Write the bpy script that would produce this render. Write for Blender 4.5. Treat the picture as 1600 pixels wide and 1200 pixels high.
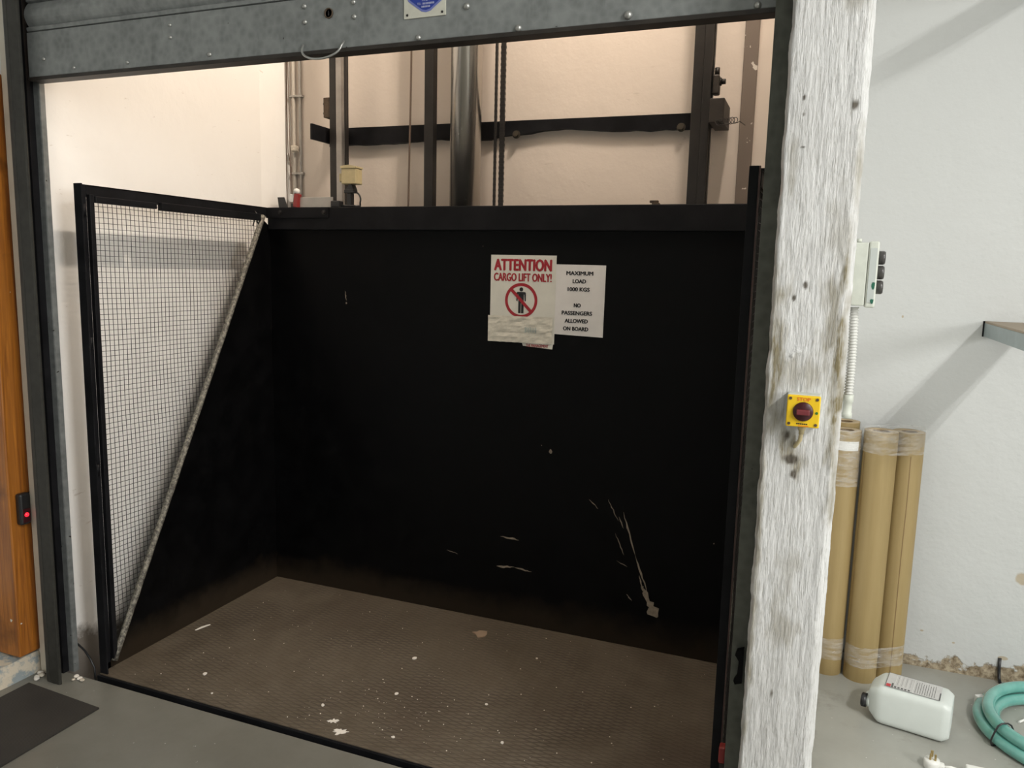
import bpy, bmesh, math, random
from mathutils import Vector, Matrix, noise

for o in list(bpy.data.objects):
    bpy.data.objects.remove(o, do_unlink=True)
random.seed(11)
SC = bpy.context.scene
COL = SC.collection
V = Vector

# ------------------------------------------------------------------ camera
cd = bpy.data.cameras.new('camera')
cam = bpy.data.objects.new('camera', cd)
COL.objects.link(cam)
cd.sensor_width = 36.0
cd.lens = 36.0 * 1220.0 / 1600.0
cd.clip_start = 0.02
cam.matrix_world = Matrix(((0.93017958, -0.07442613, 0.35948116, 0.0),
                           (0.36634427, 0.12519127, -0.92201899, 0.0),
                           (0.02361841, 0.9893371, 0.14371595, 1.617),
                           (0, 0, 0, 1)))
SC.camera = cam

# ------------------------------------------------------------------ light, exposure
SC.view_settings.view_transform = 'Standard'
SC.view_settings.look = 'None'
SC.view_settings.gamma = 1.0
SC.view_settings.use_curve_mapping = False
SC.view_settings.exposure = 0.0
world = bpy.data.worlds.new('world')
SC.world = world
world.use_nodes = True
world.node_tree.nodes['Background'].inputs[0].default_value = (0.9, 0.95, 1.0, 1)
world.node_tree.nodes['Background'].inputs[1].default_value = 0.03


def area(name, loc, target, sx, sy, power, col, spread=180):
    l = bpy.data.lights.new(name, 'AREA')
    l.shape = 'RECTANGLE'
    l.size, l.size_y = sx, sy
    l.energy = power
    l.color = col
    l.spread = math.radians(spread)
    o = bpy.data.objects.new(name, l)
    COL.objects.link(o)
    o.location = loc
    o.rotation_euler = (V(target) - V(loc)).to_track_quat('-Z', 'Y').to_euler()
    return o


# twin fluorescent tubes above and beside the photographer, the next fitting of the same row,
# an added soft fill light at the side of the storage room, and the warm bulkhead lamp high on the side of the hoist shaft
for dx in (-0.09, 0.09):
    area('tube_light', (2.28 + dx, 0.0, 3.66), (2.28 + dx, 0.001, 0.0), 0.05, 1.2, 78, (1.0, 0.99, 0.955))
area('rear_tube_light', (2.28, -2.3, 3.66), (2.28, -2.299, 0.0), 0.2, 1.2, 30, (1.0, 0.99, 0.955))
area('side_fill_light', (4.3, -0.5, 2.4), (-1.0, 1.8, 1.2), 1.8, 1.2, 130, (1.0, 1.0, 0.985))
area('shaft_lamp', (-0.2, 2.36, 4.6), (-1.2, 2.76, 4.4), 0.4, 0.15, 114, (1.0, 0.86, 0.72))

# ------------------------------------------------------------------ materials


class NT:
    """small helper for node trees"""

    def __init__(self, name):
        self.m = bpy.data.materials.new(name)
        self.m.use_nodes = True
        self.t = self.m.node_tree
        self.b = self.t.nodes['Principled BSDF']
        self.co = self.t.nodes.new('ShaderNodeTexCoord').outputs['Object']

    def n(self, kind, **kw):
        nd = self.t.nodes.new(kind)
        for k, v in kw.items():
            setattr(nd, k, v)
        return nd

    def link(self, a, b):
        self.t.links.new(a, b)

    def put(self, sock, v):
        if isinstance(v, bpy.types.NodeSocket):
            self.link(v, sock)
        elif isinstance(v, (tuple, list)) and len(v) == 3 and sock.type == 'RGBA':
            sock.default_value = (*v, 1)
        else:
            sock.default_value = v

    def math(self, op, a, b=0.0, clamp=False):
        nd = self.n('ShaderNodeMath', operation=op, use_clamp=clamp)
        self.put(nd.inputs[0], a)
        self.put(nd.inputs[1], b)
        return nd.outputs[0]

    def mapped(self, scale=(1, 1, 1), rot=(0, 0, 0)):
        nd = self.n('ShaderNodeMapping')
        self.link(self.co, nd.inputs[0])
        nd.inputs['Rotation'].default_value = rot
        nd.inputs['Scale'].default_value = scale
        return nd.outputs[0]

    def noise(self, scale, detail=4, rough=0.55, vec=None, dist=0.0):
        nd = self.n('ShaderNodeTexNoise')
        self.link(vec or self.co, nd.inputs['Vector'])
        nd.inputs['Scale'].default_value = scale
        nd.inputs['Detail'].default_value = detail
        nd.inputs['Roughness'].default_value = rough
        nd.inputs['Distortion'].default_value = dist
        return nd.outputs['Fac']

    def step(self, v, lo, hi):
        nd = self.n('ShaderNodeMapRange', clamp=True)
        self.put(nd.inputs[0], v)
        nd.inputs[1].default_value = lo
        nd.inputs[2].default_value = hi
        return nd.outputs[0]

    def mix(self, f, a, b):
        nd = self.n('ShaderNodeMix', data_type='RGBA')
        self.put(nd.inputs[0], f)
        self.put(nd.inputs[6], a)
        self.put(nd.inputs[7], b)
        return nd.outputs[2]

    def xyz(self):
        nd = self.n('ShaderNodeSeparateXYZ')
        self.link(self.co, nd.inputs[0])
        return nd.outputs

    def blob(self, c, r, nz, wob=0.7, lo=0.75, hi=1.0):
        """irregular patch: 1 inside"""
        a = self.n('ShaderNodeVectorMath', operation='SUBTRACT')
        self.link(self.co, a.inputs[0])
        a.inputs[1].default_value = c
        d = self.n('ShaderNodeVectorMath', operation='DIVIDE')
        self.link(a.outputs[0], d.inputs[0])
        d.inputs[1].default_value = r
        l = self.n('ShaderNodeVectorMath', operation='LENGTH')
        self.link(d.outputs[0], l.inputs[0])
        s = self.math('ADD', l.outputs['Value'], self.math('MULTIPLY', self.math('SUBTRACT', nz, 0.5), wob * 2))
        return self.math('SUBTRACT', 1.0, self.step(s, lo, hi))

    def bump(self, h, strength=0.3, dist=0.01):
        nd = self.n('ShaderNodeBump')
        nd.inputs['Strength'].default_value = strength
        nd.inputs['Distance'].default_value = dist
        self.link(h, nd.inputs['Height'])
        self.link(nd.outputs[0], self.b.inputs['Normal'])

    def done(self, color=None, rough=0.5, metal=0.0, spec=None):
        if color is not None:
            self.put(self.b.inputs['Base Color'], color)
        self.put(self.b.inputs['Roughness'], rough)
        self.put(self.b.inputs['Metallic'], metal)
        if spec is not None:
            self.b.inputs['Specular IOR Level'].default_value = spec
        return self.m


def plain(name, c, rough=0.5, metal=0.0, var=0.0, vs=20, bump=0.0, bs=60, spec=None):
    t = NT(name)
    col = c
    if var:
        f = t.noise(vs, 5, 0.6)
        col = t.mix(t.step(f, 0.3, 0.7), tuple(x * (1 - var) for x in c), tuple(min(1, x * (1 + var)) for x in c))
    if bump:
        t.bump(t.noise(bs, 3), bump, 0.003)
    return t.done(col, rough, metal, spec)


def wall_paint(name, c, dirt=(0.55, 0.53, 0.48), amount=0.25, bump=0.35):
    t = NT(name)
    big = t.noise(1.6, 5, 0.6)
    col = t.mix(t.math('MULTIPLY', t.step(big, 0.5, 0.8), amount), c, tuple(a * b for a, b in zip(c, dirt)))
    spk = t.step(t.noise(38, 2, 0.5), 0.735, 0.75)
    col = t.mix(t.math('MULTIPLY', spk, 0.35), col, (0.25, 0.22, 0.18))
    h = t.math('ADD', t.noise(7, 4, 0.55), t.math('MULTIPLY', t.noise(70, 3), 0.12))
    t.bump(h, bump, 0.02)
    return t.done(col, 0.62)


def make_wall_back():
    t = NT('white_plaster_with_rotten_foot')
    nz = t.noise(14, 5, 0.6)
    big = t.noise(1.6, 5, 0.6)
    c = t.mix(t.math('MULTIPLY', t.step(big, 0.5, 0.8), 0.15), (0.53, 0.54, 0.53), (0.44, 0.44, 0.42))
    # flaked spots
    for p, r in (((0.835, 3.53, 0.445), (0.03, 1, 0.03)), ((0.80, 3.53, 0.10), (0.02, 1, 0.008)), ((0.50, 3.53, 0.16), (0.008, 1, 0.005)),
                 ((0.62, 3.53, 0.13), (0.007, 1, 0.005)), ((0.315, 3.53, 1.47), (0.004, 1, 0.006))):
        c = t.mix(t.blob(p, r, nz), c, (0.42, 0.36, 0.27))
    z = t.xyz()[2]
    x = t.xyz()[0]
    # eroded foot of the wall, taller towards +x
    lim = t.math('ADD', t.math('MULTIPLY', t.math('SUBTRACT', nz, 0.42), 0.20), t.math('MULTIPLY', t.math('SUBTRACT', x, 0.0), 0.045))
    m = t.math('SUBTRACT', 1.0, t.step(t.math('SUBTRACT', z, lim), 0.0, 0.012))
    foot = t.mix(t.step(t.noise(45, 4, 0.7), 0.35, 0.65), (0.13, 0.09, 0.05), (0.45, 0.38, 0.27))
    c = t.mix(m, c, foot)
    h = t.math('ADD', t.math('ADD', t.noise(5, 4, 0.55), t.math('MULTIPLY', t.noise(70, 3), 0.12)), t.math('MULTIPLY', m, -0.5))
    t.bump(h, 0.35, 0.02)
    return t.done(c, 0.6)


def make_floor():
    t = NT('grey_painted_concrete')
    a = t.step(t.noise(2.2, 6, 0.65), 0.35, 0.7)
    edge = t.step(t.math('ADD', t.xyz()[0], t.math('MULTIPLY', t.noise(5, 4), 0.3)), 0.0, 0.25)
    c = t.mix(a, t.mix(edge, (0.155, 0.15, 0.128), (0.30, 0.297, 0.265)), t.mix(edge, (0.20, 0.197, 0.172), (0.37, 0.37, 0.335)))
    c = t.mix(t.math('MULTIPLY', t.step(t.noise(4.5, 5, 0.7), 0.58, 0.72), 0.5), c, (0.14, 0.12, 0.10))
    c = t.mix(t.step(t.noise(60, 2, 0.5), 0.745, 0.76), c, (0.6, 0.6, 0.57))
    t.bump(t.noise(30, 4), 0.06, 0.01)
    return t.done(c, t.math('ADD', 0.22, t.math('MULTIPLY', t.noise(6, 4), 0.25)), 0.0, 0.6)


def make_tread():
    t = NT('worn_brown_tread_plate')
    hs = []
    for ang in (14, -19):
        w = t.n('ShaderNodeTexWave', wave_type='BANDS', bands_direction='Y', wave_profile='SIN')
        t.link(t.mapped((1, 1, 1), (0, 0, math.radians(ang))), w.inputs['Vector'])
        w.inputs['Scale'].default_value = 2 * math.pi / (20 * 0.021) * 1.0
        w.inputs['Distortion'].default_value = 0.35
        w.inputs['Detail'].default_value = 1
        w.inputs['Detail Scale'].default_value = 2
        hs.append(t.step(w.outputs['Fac'], 0.02, 0.42))
    cell = t.math('MULTIPLY', hs[0], hs[1])
    worn = t.step(t.noise(2.3, 5, 0.6), 0.42, 0.62)
    dirt = t.step(t.noise(5, 6, 0.7), 0.3, 0.75)
    c = t.mix(dirt, (0.082, 0.064, 0.043), (0.138, 0.113, 0.084))
    c = t.mix(t.math('MULTIPLY', t.math('SUBTRACT', 1.0, cell), t.math('ADD', 0.15, t.math('MULTIPLY', worn, 0.5))), c, (0.025, 0.018, 0.012))
    c = t.mix(t.math('MULTIPLY', t.step(t.noise(1.4, 4, 0.6), 0.55, 0.7), 0.6), c, (0.06, 0.042, 0.028))
    nz = t.noise(9, 4, 0.6)
    for p, r in (((-2.27, 2.93, 0), (0.16, 0.10, 1)), ((-0.52, 2.25, 0), (0.10, 0.06, 1)), ((-0.80, 2.22, 0), (0.12, 0.08, 1))):
        c = t.mix(t.math('MULTIPLY', t.blob(p, r, nz, 0.8, 0.6, 1.0), 0.7), c, (0.035, 0.026, 0.018))
    t.bump(t.math('ADD', cell, t.math('MULTIPLY', t.noise(60, 4), 0.3)), 0.25, 0.003)
    return t.done(c, 0.62, 0.0)


def make_black(name, c=(0.0105, 0.0105, 0.0115), rust=0.6, rough=0.5):
    t = NT(name)
    n1 = t.noise(9, 6, 0.7)
    col = t.mix(t.step(n1, 0.4, 0.8), c, tuple(x * 2.2 for x in c))
    sc = t.noise(1.0, 4, 0.7, t.mapped((60, 60, 7)))
    col = t.mix(t.math('MULTIPLY', t.step(sc, 0.66, 0.8), 0.3), col, (0.03, 0.03, 0.029))
    if rust:
        z = t.xyz()[2]
        lim = t.math('MULTIPLY', t.noise(6, 5, 0.7), 0.20)
        m = t.math('SUBTRACT', 1.0, t.step(t.math('SUBTRACT', z, lim), -0.06, 0.05))
        col = t.mix(t.math('MULTIPLY', m, rust), col, (0.045, 0.032, 0.02))
    t.bump(t.noise(12, 5), 0.12, 0.01)
    return t.done(col, t.step(n1, -0.3, 1.5), 0.0, 0.12)


def make_galv(name, a, b, metal=0.35, rough=0.5):
    t = NT(name)
    v = t.n('ShaderNodeTexVoronoi')
    t.link(t.co, v.inputs['Vector'])
    v.inputs['Scale'].default_value = 45
    f = t.math('ADD', t.math('MULTIPLY', v.outputs['Distance'], 0.35), t.math('MULTIPLY', t.noise(6, 6, 0.7), 0.9))
    c = t.mix(t.step(f, 0.35, 0.85), a, b)
    st = t.noise(1.0, 5, 0.7, t.mapped((14, 14, 2.5)))
    c = t.mix(t.math('MULTIPLY', t.step(st, 0.58, 0.75), 0.45), c, tuple(x * 0.45 for x in a))
    c = t.mix(t.step(t.noise(33, 2), 0.74, 0.76), c, (0.04, 0.035, 0.03))
    t.bump(t.noise(8, 3), 0.12, 0.01)
    return t.done(c, rough, metal)


def make_wood(name, a, b):
    t = NT(name)
    f = t.noise(1.0, 5, 0.6, t.mapped((55, 55, 2.2)), 1.2)
    c = t.mix(t.step(f, 0.35, 0.7), a, b)
    c = t.mix(t.step(t.noise(3, 5), 0.62, 0.72), c, tuple(x * 0.4 for x in a))
    c = t.mix(t.step(t.noise(24, 2), 0.74, 0.75), c, (0.7, 0.66, 0.6))
    t.bump(f, 0.15, 0.003)
    return t.done(c, 0.33)


def make_pillar():
    t = NT('thick_white_paint_on_rough_timber')
    at = t.n('ShaderNodeAttribute', attribute_name='dirt')
    sp = t.n('ShaderNodeSeparateColor')
    t.link(at.outputs['Color'], sp.inputs[0])
    g = t.noise(1.0, 5, 0.62, t.mapped((330, 330, 26)), 0.8)
    c = t.mix(t.step(t.noise(4, 5), 0.35, 0.7), (0.70, 0.70, 0.69), (0.61, 0.605, 0.59))
    c = t.mix(t.math('MULTIPLY', sp.outputs[0], t.step(g, 0.1, 0.55)), c, (0.20, 0.165, 0.085))
    c = t.mix(sp.outputs[1], c, (0.09, 0.075, 0.055))
    c = t.mix(t.math('MULTIPLY', t.step(g, 0.47, 0.33), 0.6), c, (0.33, 0.315, 0.28))
    t.bump(t.math('ADD', g, t.math('MULTIPLY', t.noise(60, 4), 0.25)), 1.0, 0.0035)
    return t.done(c, 0.5)


def make_film():
    t = NT('clear_stretch_film')
    t.b.inputs['Base Color'].default_value = (0.9, 0.9, 0.88, 1)
    t.b.inputs['Roughness'].default_value = 0.05
    t.b.inputs['Specular IOR Level'].default_value = 0.9
    t.b.inputs['Alpha'].default_value = 0.2
    w = t.noise(1.0, 4, 0.6, t.mapped((16, 16, 75)), 1.0)
    t.bump(w, 1.0, 0.012)
    a = t.step(w, 0.35, 0.8)
    t.link(t.math('ADD', 0.06, t.math('MULTIPLY', a, 0.36)), t.b.inputs['Alpha'])
    return t.m


def make_kraft():
    t = NT('brown_kraft_board')
    f = t.noise(1.0, 4, 0.6, t.mapped((25, 25, 1.5)))
    c = t.mix(t.step(f, 0.35, 0.7), (0.285, 0.205, 0.085), (0.34, 0.25, 0.11))
    return t.done(c, 0.55)


def make_rubber():
    t = NT('ribbed_black_rubber')
    w = t.n('ShaderNodeTexWave', wave_type='BANDS', bands_direction='Y')
    t.link(t.co, w.inputs['Vector'])
    w.inputs['Scale'].default_value = 60
    c = t.mix(t.step(t.noise(5, 5), 0.3, 0.7), (0.021, 0.019, 0.0165), (0.034, 0.030, 0.0255))
    t.bump(w.outputs['Fac'], 0.15, 0.002)
    return t.done(c, 0.7)


def make_mottled():
    t = NT('steel_with_wall_reflection')
    f = t.noise(90, 4, 0.7)
    c = t.mix(t.step(f, 0.42, 0.62), (0.06, 0.055, 0.045), (0.27, 0.255, 0.21))  # pale mottling stands in for the white wall reflected in the steel
    t.bump(f, 0.5, 0.003)
    return t.done(c, 0.6)


def make_stained_end(name, ca, cb):
    """shaft plaster, dirty at the foot"""
    t = NT(name)
    big = t.noise(1.8, 5, 0.6)
    c = t.mix(t.math('MULTIPLY', t.step(big, 0.5, 0.8), 0.3), ca, cb)
    z = t.xyz()[2]
    lim = t.math('MULTIPLY', t.noise(9, 5, 0.65), 0.20)
    m = t.math('SUBTRACT', 1.0, t.step(t.math('SUBTRACT', z, lim), -0.03, 0.03))
    c = t.mix(t.math('MULTIPLY', m, 0.85), c, (0.10, 0.075, 0.05))
    mk = t.step(t.noise(1.0, 3, 0.6, t.mapped((9, 9, 26)), 1.5), 0.70, 0.74)
    c = t.mix(t.math('MULTIPLY', mk, 0.35), c, (0.45, 0.38, 0.31))
    t.bump(t.math('ADD', t.noise(6, 4, 0.55), t.math('MULTIPLY', t.noise(50, 3), 0.15)), 0.2, 0.02)
    return t.done(c, 0.65)


MT = dict(
    wall=wall_paint('white_wall_paint', (0.79, 0.79, 0.775)),
    wall_back=make_wall_back(), shaft=make_stained_end('shaft_side_plaster', (0.89, 0.875, 0.845), (0.78, 0.75, 0.71)), shaft_rear=make_stained_end('shaft_rear_plaster', (0.68, 0.60, 0.53), (0.58, 0.51, 0.445)),
    ceil=plain('white_ceiling_paint', (0.75, 0.75, 0.73), 0.7),
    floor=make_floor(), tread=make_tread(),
    black=make_black('matt_black_paint', (0.0016, 0.0016, 0.0018), 0.5, 0.65), black2=make_black('black_steel_paint', (0.0075, 0.0075, 0.0085), 0.0),
    darksteel=plain('dark_oily_steel', (0.014, 0.012, 0.0105), 0.45, 0.1, 0.4, 15, 0.15),
    railsteel=plain('bright_rail_steel', (0.34, 0.32, 0.30), 0.35, 0.8, 0.2, 8),
    galv=make_galv('weathered_zinc', (0.17, 0.18, 0.178), (0.29, 0.305, 0.30)),
    galvgreen=make_galv('green_grey_zinc', (0.06, 0.062, 0.05), (0.115, 0.12, 0.10), 0.2, 0.55),
    galvdark=make_galv('grimy_zinc', (0.018, 0.017, 0.0135), (0.036, 0.035, 0.029), 0.1, 0.6),
    browndark=plain('brown_grimy_steel', (0.028, 0.023, 0.019), 0.5, 0.2, 0.4, 12),
    pillar=make_pillar(), film=make_film(), kraft=make_kraft(), rubber=make_rubber(), mottled=make_mottled(),
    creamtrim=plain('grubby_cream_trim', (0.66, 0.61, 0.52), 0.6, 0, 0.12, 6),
    kraftseam=plain('kraft_seam', (0.20, 0.125, 0.05), 0.45), kraftcut=plain('roll_end_board', (0.40, 0.31, 0.19), 0.7, 0, 0.15, 30),
    kraftin=plain('roll_bore', (0.19, 0.13, 0.07), 0.7),
    wood_o=make_wood('orange_varnished_pine', (0.25, 0.08, 0.013), (0.52, 0.19, 0.026)),
    paper=plain('white_label_paper', (0.72, 0.72, 0.70), 0.6, 0, 0.04, 40),
    sign=plain('grey_white_sign_card', (0.72, 0.71, 0.64), 0.4, 0, 0.06, 12),
    sign2=plain('laminated_paper', (0.76, 0.74, 0.72), 0.35, 0, 0.05, 9),
    tape=plain('crinkled_masking_tape', (0.68, 0.65, 0.56), 0.5, 0, 0.12, 25, 0.6, 25),
    red=plain('sign_red', (0.36, 0.012, 0.022), 0.45), ink=plain('black_ink', (0.012, 0.012, 0.012), 0.5),
    teal_ink=plain('teal_ink', (0.25, 0.38, 0.40), 0.5),
    blue=plain('enamel_blue', (0.02, 0.045, 0.30), 0.35), ltblue=plain('pale_blue_border', (0.16, 0.19, 0.47), 0.4),
    plate=plain('cream_enamel_plate', (0.58, 0.57, 0.49), 0.4, 0, 0.1, 20), plateletter=plain('plate_lettering', (0.42, 0.44, 0.62), 0.5),
    bolt=plain('bolt_zinc', (0.42, 0.42, 0.40), 0.35, 0.7), rusty=plain('rusty_iron', (0.075, 0.05, 0.03), 0.7, 0.1, 0.4, 40),
    yellow=plain('safety_yellow', (0.80, 0.52, 0.012), 0.4), redknob=plain('dark_red_plastic', (0.045, 0.004, 0.007), 0.35),
    redhandle=plain('faded_red_plastic', (0.16, 0.025, 0.03), 0.4), orange=plain('orange_ink', (0.75, 0.19, 0.015), 0.5),
    green=plain('green_mark', (0.03, 0.16, 0.02), 0.5), greenpaint=plain('green_paint_smear', (0.01, 0.10, 0.06), 0.5),
    greyplastic=plain('pale_grey_plastic', (0.52, 0.54, 0.48), 0.45, 0, 0.08, 30),
    blackplastic=plain('black_plastic', (0.015, 0.015, 0.016), 0.35), btn=plain('dark_grey_button', (0.055, 0.052, 0.05), 0.3),
    conduit=plain('light_grey_conduit', (0.55, 0.55, 0.52), 0.5),
    hdpe=plain('milky_plastic', (0.60, 0.64, 0.61), 0.35, 0, 0.05, 8), can_label=plain('silver_label', (0.52, 0.52, 0.51), 0.45, 0, 0.06, 30),
    labelink=plain('label_print', (0.10, 0.10, 0.10), 0.5), labelred=plain('label_red', (0.5, 0.06, 0.07), 0.5),
    cream=plain('yellowed_plastic', (0.50, 0.42, 0.24), 0.5, 0, 0.12, 30), cord=plain('white_cord', (0.74, 0.74, 0.70), 0.4),
    brass=plain('brass_pin', (0.45, 0.34, 0.16), 0.3, 0.9), redplastic=plain('red_plastic', (0.28, 0.03, 0.028), 0.4),
    pipe=plain('painted_pipe', (0.62, 0.57, 0.50), 0.5), greyplate=plain('grey_sheet', (0.42, 0.40, 0.37), 0.5, 0.2, 0.1, 15),
    brownpaint=None, rubble=plain('crumbled_plaster', (0.52, 0.47, 0.39), 0.8, 0, 0.35, 50, 0.6, 60),
    chip=plain('white_plaster_chip', (0.72, 0.68, 0.62), 0.8), scrap=plain('brown_paper_scrap', (0.30, 0.215, 0.15), 0.8),
    scratch=plain('bare_scratch', (0.30, 0.245, 0.185), 0.7, 0, 0.25, 60),
    kerb=None, greysteel=plain('blue_grey_bracket_steel', (0.28, 0.33, 0.335), 0.4, 0.4, 0.1, 12),
    shelftop=plain('brown_dusty_top', (0.30, 0.25, 0.19), 0.8),
)


def _brown():
    t = NT('chipped_brown_paint')
    c = t.mix(t.step(t.noise(22, 3, 0.6), 0.655, 0.67), (0.17, 0.135, 0.11), (0.62, 0.58, 0.52))
    return t.done(c, 0.6)


def _kerb():
    t = NT('flaking_blue_grey_kerb')
    f = t.noise(11, 5, 0.65)
    c = t.mix(t.step(f, 0.48, 0.56), (0.27, 0.31, 0.32), (0.56, 0.50, 0.40))
    x = t.xyz()[2]
    t.bump(t.noise(30, 4), 0.5, 0.01)
    return t.done(c, 0.7)


def _hose():
    t = NT('translucent_green_hose')
    t.b.inputs['Subsurface Weight'].default_value = 0.0
    t.b.inputs['Coat Weight'].default_value = 1.0
    t.b.inputs['Coat Roughness'].default_value = 0.03
    c = t.mix(t.step(t.noise(14, 3), 0.35, 0.7), (0.105, 0.33, 0.285), (0.145, 0.40, 0.345))
    return t.done(c, 0.25)


def _led():
    t = NT('red_indicator_glow')
    t.b.inputs['Emission Color'].default_value = (1, 0.02, 0.04, 1)
    t.b.inputs['Emission Strength'].default_value = 1.5
    return t.done((0.6, 0.01, 0.02), 0.3)


MT['brownpaint'] = _brown()
MT['olive'] = plain('olive_grimy_bolt', (0.06, 0.05, 0.035), 0.5, 0.3)
MT['kerb'] = _kerb()
MT['hose'] = _hose()
MT['led'] = _led()

# ------------------------------------------------------------------ mesh helpers
ORIGIN = {}


class MB:
    def __init__(self):
        self.bm = bmesh.new()

    def _mi(self, faces, mi):
        for f in faces:
            f.material_index = mi

    def poly(self, pts, mi=0):
        vs = [self.bm.verts.new(p) for p in pts]
        f = self.bm.faces.new(vs)
        f.material_index = mi
        return self

    def box(self, x0, x1, y0, y1, z0, z1, bev=0.0, mi=0, seg=2, rot=None):
        r = bmesh.ops.create_cube(self.bm, size=1.0)
        vs = r['verts']
        for v in vs:
            v.co = V(((x0 + x1) / 2 + v.co.x * (x1 - x0), (y0 + y1) / 2 + v.co.y * (y1 - y0), (z0 + z1) / 2 + v.co.z * (z1 - z0)))
        if rot is not None:
            c = V(((x0 + x1) / 2, (y0 + y1) / 2, (z0 + z1) / 2))
            for v in vs:
                v.co = c + rot @ (v.co - c)
        fs = list({f for v in vs for f in v.link_faces})
        self._mi(fs, mi)
        if bev:
            es = list({e for v in vs for e in v.link_edges})
            b = bmesh.ops.bevel(self.bm, geom=es, offset=bev, segments=seg, affect='EDGES', profile=0.5)
            self._mi(b['faces'], mi)
        return self

    def ring(self, c, u, w, r, n, ru=None):
        ru = r if ru is None else ru
        return [self.bm.verts.new(c + u * (r * math.cos(2 * math.pi * k / n)) + w * (ru * math.sin(2 * math.pi * k / n))) for k in range(n)]

    def skin(self, rings, closed=False, mi=0, caps=True):
        n = len(rings[0])
        m = len(rings)
        for i in range(m if closed else m - 1):
            a, b = rings[i], rings[(i + 1) % m]
            for k in range(n):
                f = self.bm.faces.new((a[k], a[(k + 1) % n], b[(k + 1) % n], b[k]))
                f.material_index = mi
                f.smooth = True
        if caps and not closed:
            self.bm.faces.new(list(reversed(rings[0]))).material_index = mi
            self.bm.faces.new(rings[-1]).material_index = mi

    def cyl(self, p0, p1, r0, r1=None, n=16, mi=0, caps=True):
        p0, p1 = V(p0), V(p1)
        r1 = r0 if r1 is None else r1
        d = (p1 - p0).normalized()
        u = d.orthogonal().normalized()
        w = d.cross(u)
        self.skin([self.ring(p0, u, w, r0, n), self.ring(p1, u, w, r1, n)], mi=mi, caps=caps)
        return self

    def lathe(self, c, axis, prof, n=24, mi=0, caps=True):
        """prof: list of (radius, distance along axis)"""
        c, d = V(c), V(axis).normalized()
        u = d.orthogonal().normalized()
        w = d.cross(u)
        self.skin([self.ring(c + d * h, u, w, max(r, 1e-5), n) for r, h in prof], mi=mi, caps=caps)
        return self

    def tube(self, pts, r, n=8, closed=False, mi=0, radii=None):
        pts = [V(p) for p in pts]
        m = len(pts)
        rings = []
        u = None
        for i, p in enumerate(pts):
            if closed:
                d = pts[(i + 1) % m] - pts[i - 1]
            else:
                d = pts[min(i + 1, m - 1)] - pts[max(i - 1, 0)]
            d.normalize()
            if u is None:
                u = d.orthogonal().normalized()
            u = (u - d * u.dot(d)).normalized()
            w = d.cross(u)
            rings.append(self.ring(p, u, w, radii[i] if radii else r, n))
        self.skin(rings, closed, mi)
        return self

    def prism(self, poly, axis, a0, a1, mi=0):
        """poly in the two remaining axes (x,y)/(x,z)/(y,z), extruded along axis"""
        def P(p, a):
            return {'x': (a, p[0], p[1]), 'y': (p[0], a, p[1]), 'z': (p[0], p[1], a)}[axis]
        A = [self.bm.verts.new(P(p, a0)) for p in poly]
        B = [self.bm.verts.new(P(p, a1)) for p in poly]
        n = len(poly)
        fs = [self.bm.faces.new(A), self.bm.faces.new(list(reversed(B)))]
        for k in range(n):
            fs.append(self.bm.faces.new((A[k], B[k], B[(k + 1) % n], A[(k + 1) % n])))
        self._mi(fs, mi)
        return self

    def build(self, name, mats, parent=None, local=False, smooth_angle=None):
        bmesh.ops.recalc_face_normals(self.bm, faces=self.bm.faces)
        me = bpy.data.meshes.new(name)
        off = ORIGIN.get(parent.name, V((0, 0, 0))) if parent is not None else V((0, 0, 0))
        if parent is not None and not local:
            for v in self.bm.verts:
                v.co -= off
        self.bm.to_mesh(me)
        self.bm.free()
        for m in (mats if isinstance(mats, (list, tuple)) else [mats]):
            me.materials.append(m)
        o = bpy.data.objects.new(name, me)
        COL.objects.link(o)
        if parent is not None:
            o.parent = parent
            ORIGIN[o.name] = off.copy() if not local else V((0, 0, 0))
        return o


def smooth(o):
    for p in o.data.polygons:
        p.use_smooth = True
    return o


def tag(o, label, cat, group=None, kind=None):
    o['label'] = label
    if cat:
        o['category'] = cat
    if group:
        o['group'] = group
    if kind:
        o['kind'] = kind
    return o


def thing(name, loc, label, cat, group=None, rotz=0.0):
    o = bpy.data.objects.new(name, None)
    o.empty_display_size = 0.05
    COL.objects.link(o)
    o.location = loc
    o.rotation_euler = (0, 0, rotz)
    ORIGIN[o.name] = V(loc)
    return tag(o, label, cat, group)


def struct(o):
    o['kind'] = 'structure'
    return o


def copy_tree(o, parent=None):
    c = o.copy()
    COL.objects.link(c)
    if parent is not None:
        c.parent = parent
    for ch in [x for x in bpy.data.objects if x.parent == o]:
        copy_tree(ch, c)
    return c


def text_mesh(s, bold=0.0):
    cu = bpy.data.curves.new('lettering', 'FONT')
    cu.body = s
    cu.size = 1.0
    cu.offset = bold
    cu.resolution_u = 3
    ob = bpy.data.objects.new('lettering', cu)
    COL.objects.link(ob)
    dg = bpy.context.evaluated_depsgraph_get()
    me = bpy.data.meshes.new_from_object(ob.evaluated_get(dg))
    bpy.data.objects.remove(ob, do_unlink=True)
    return me


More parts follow.
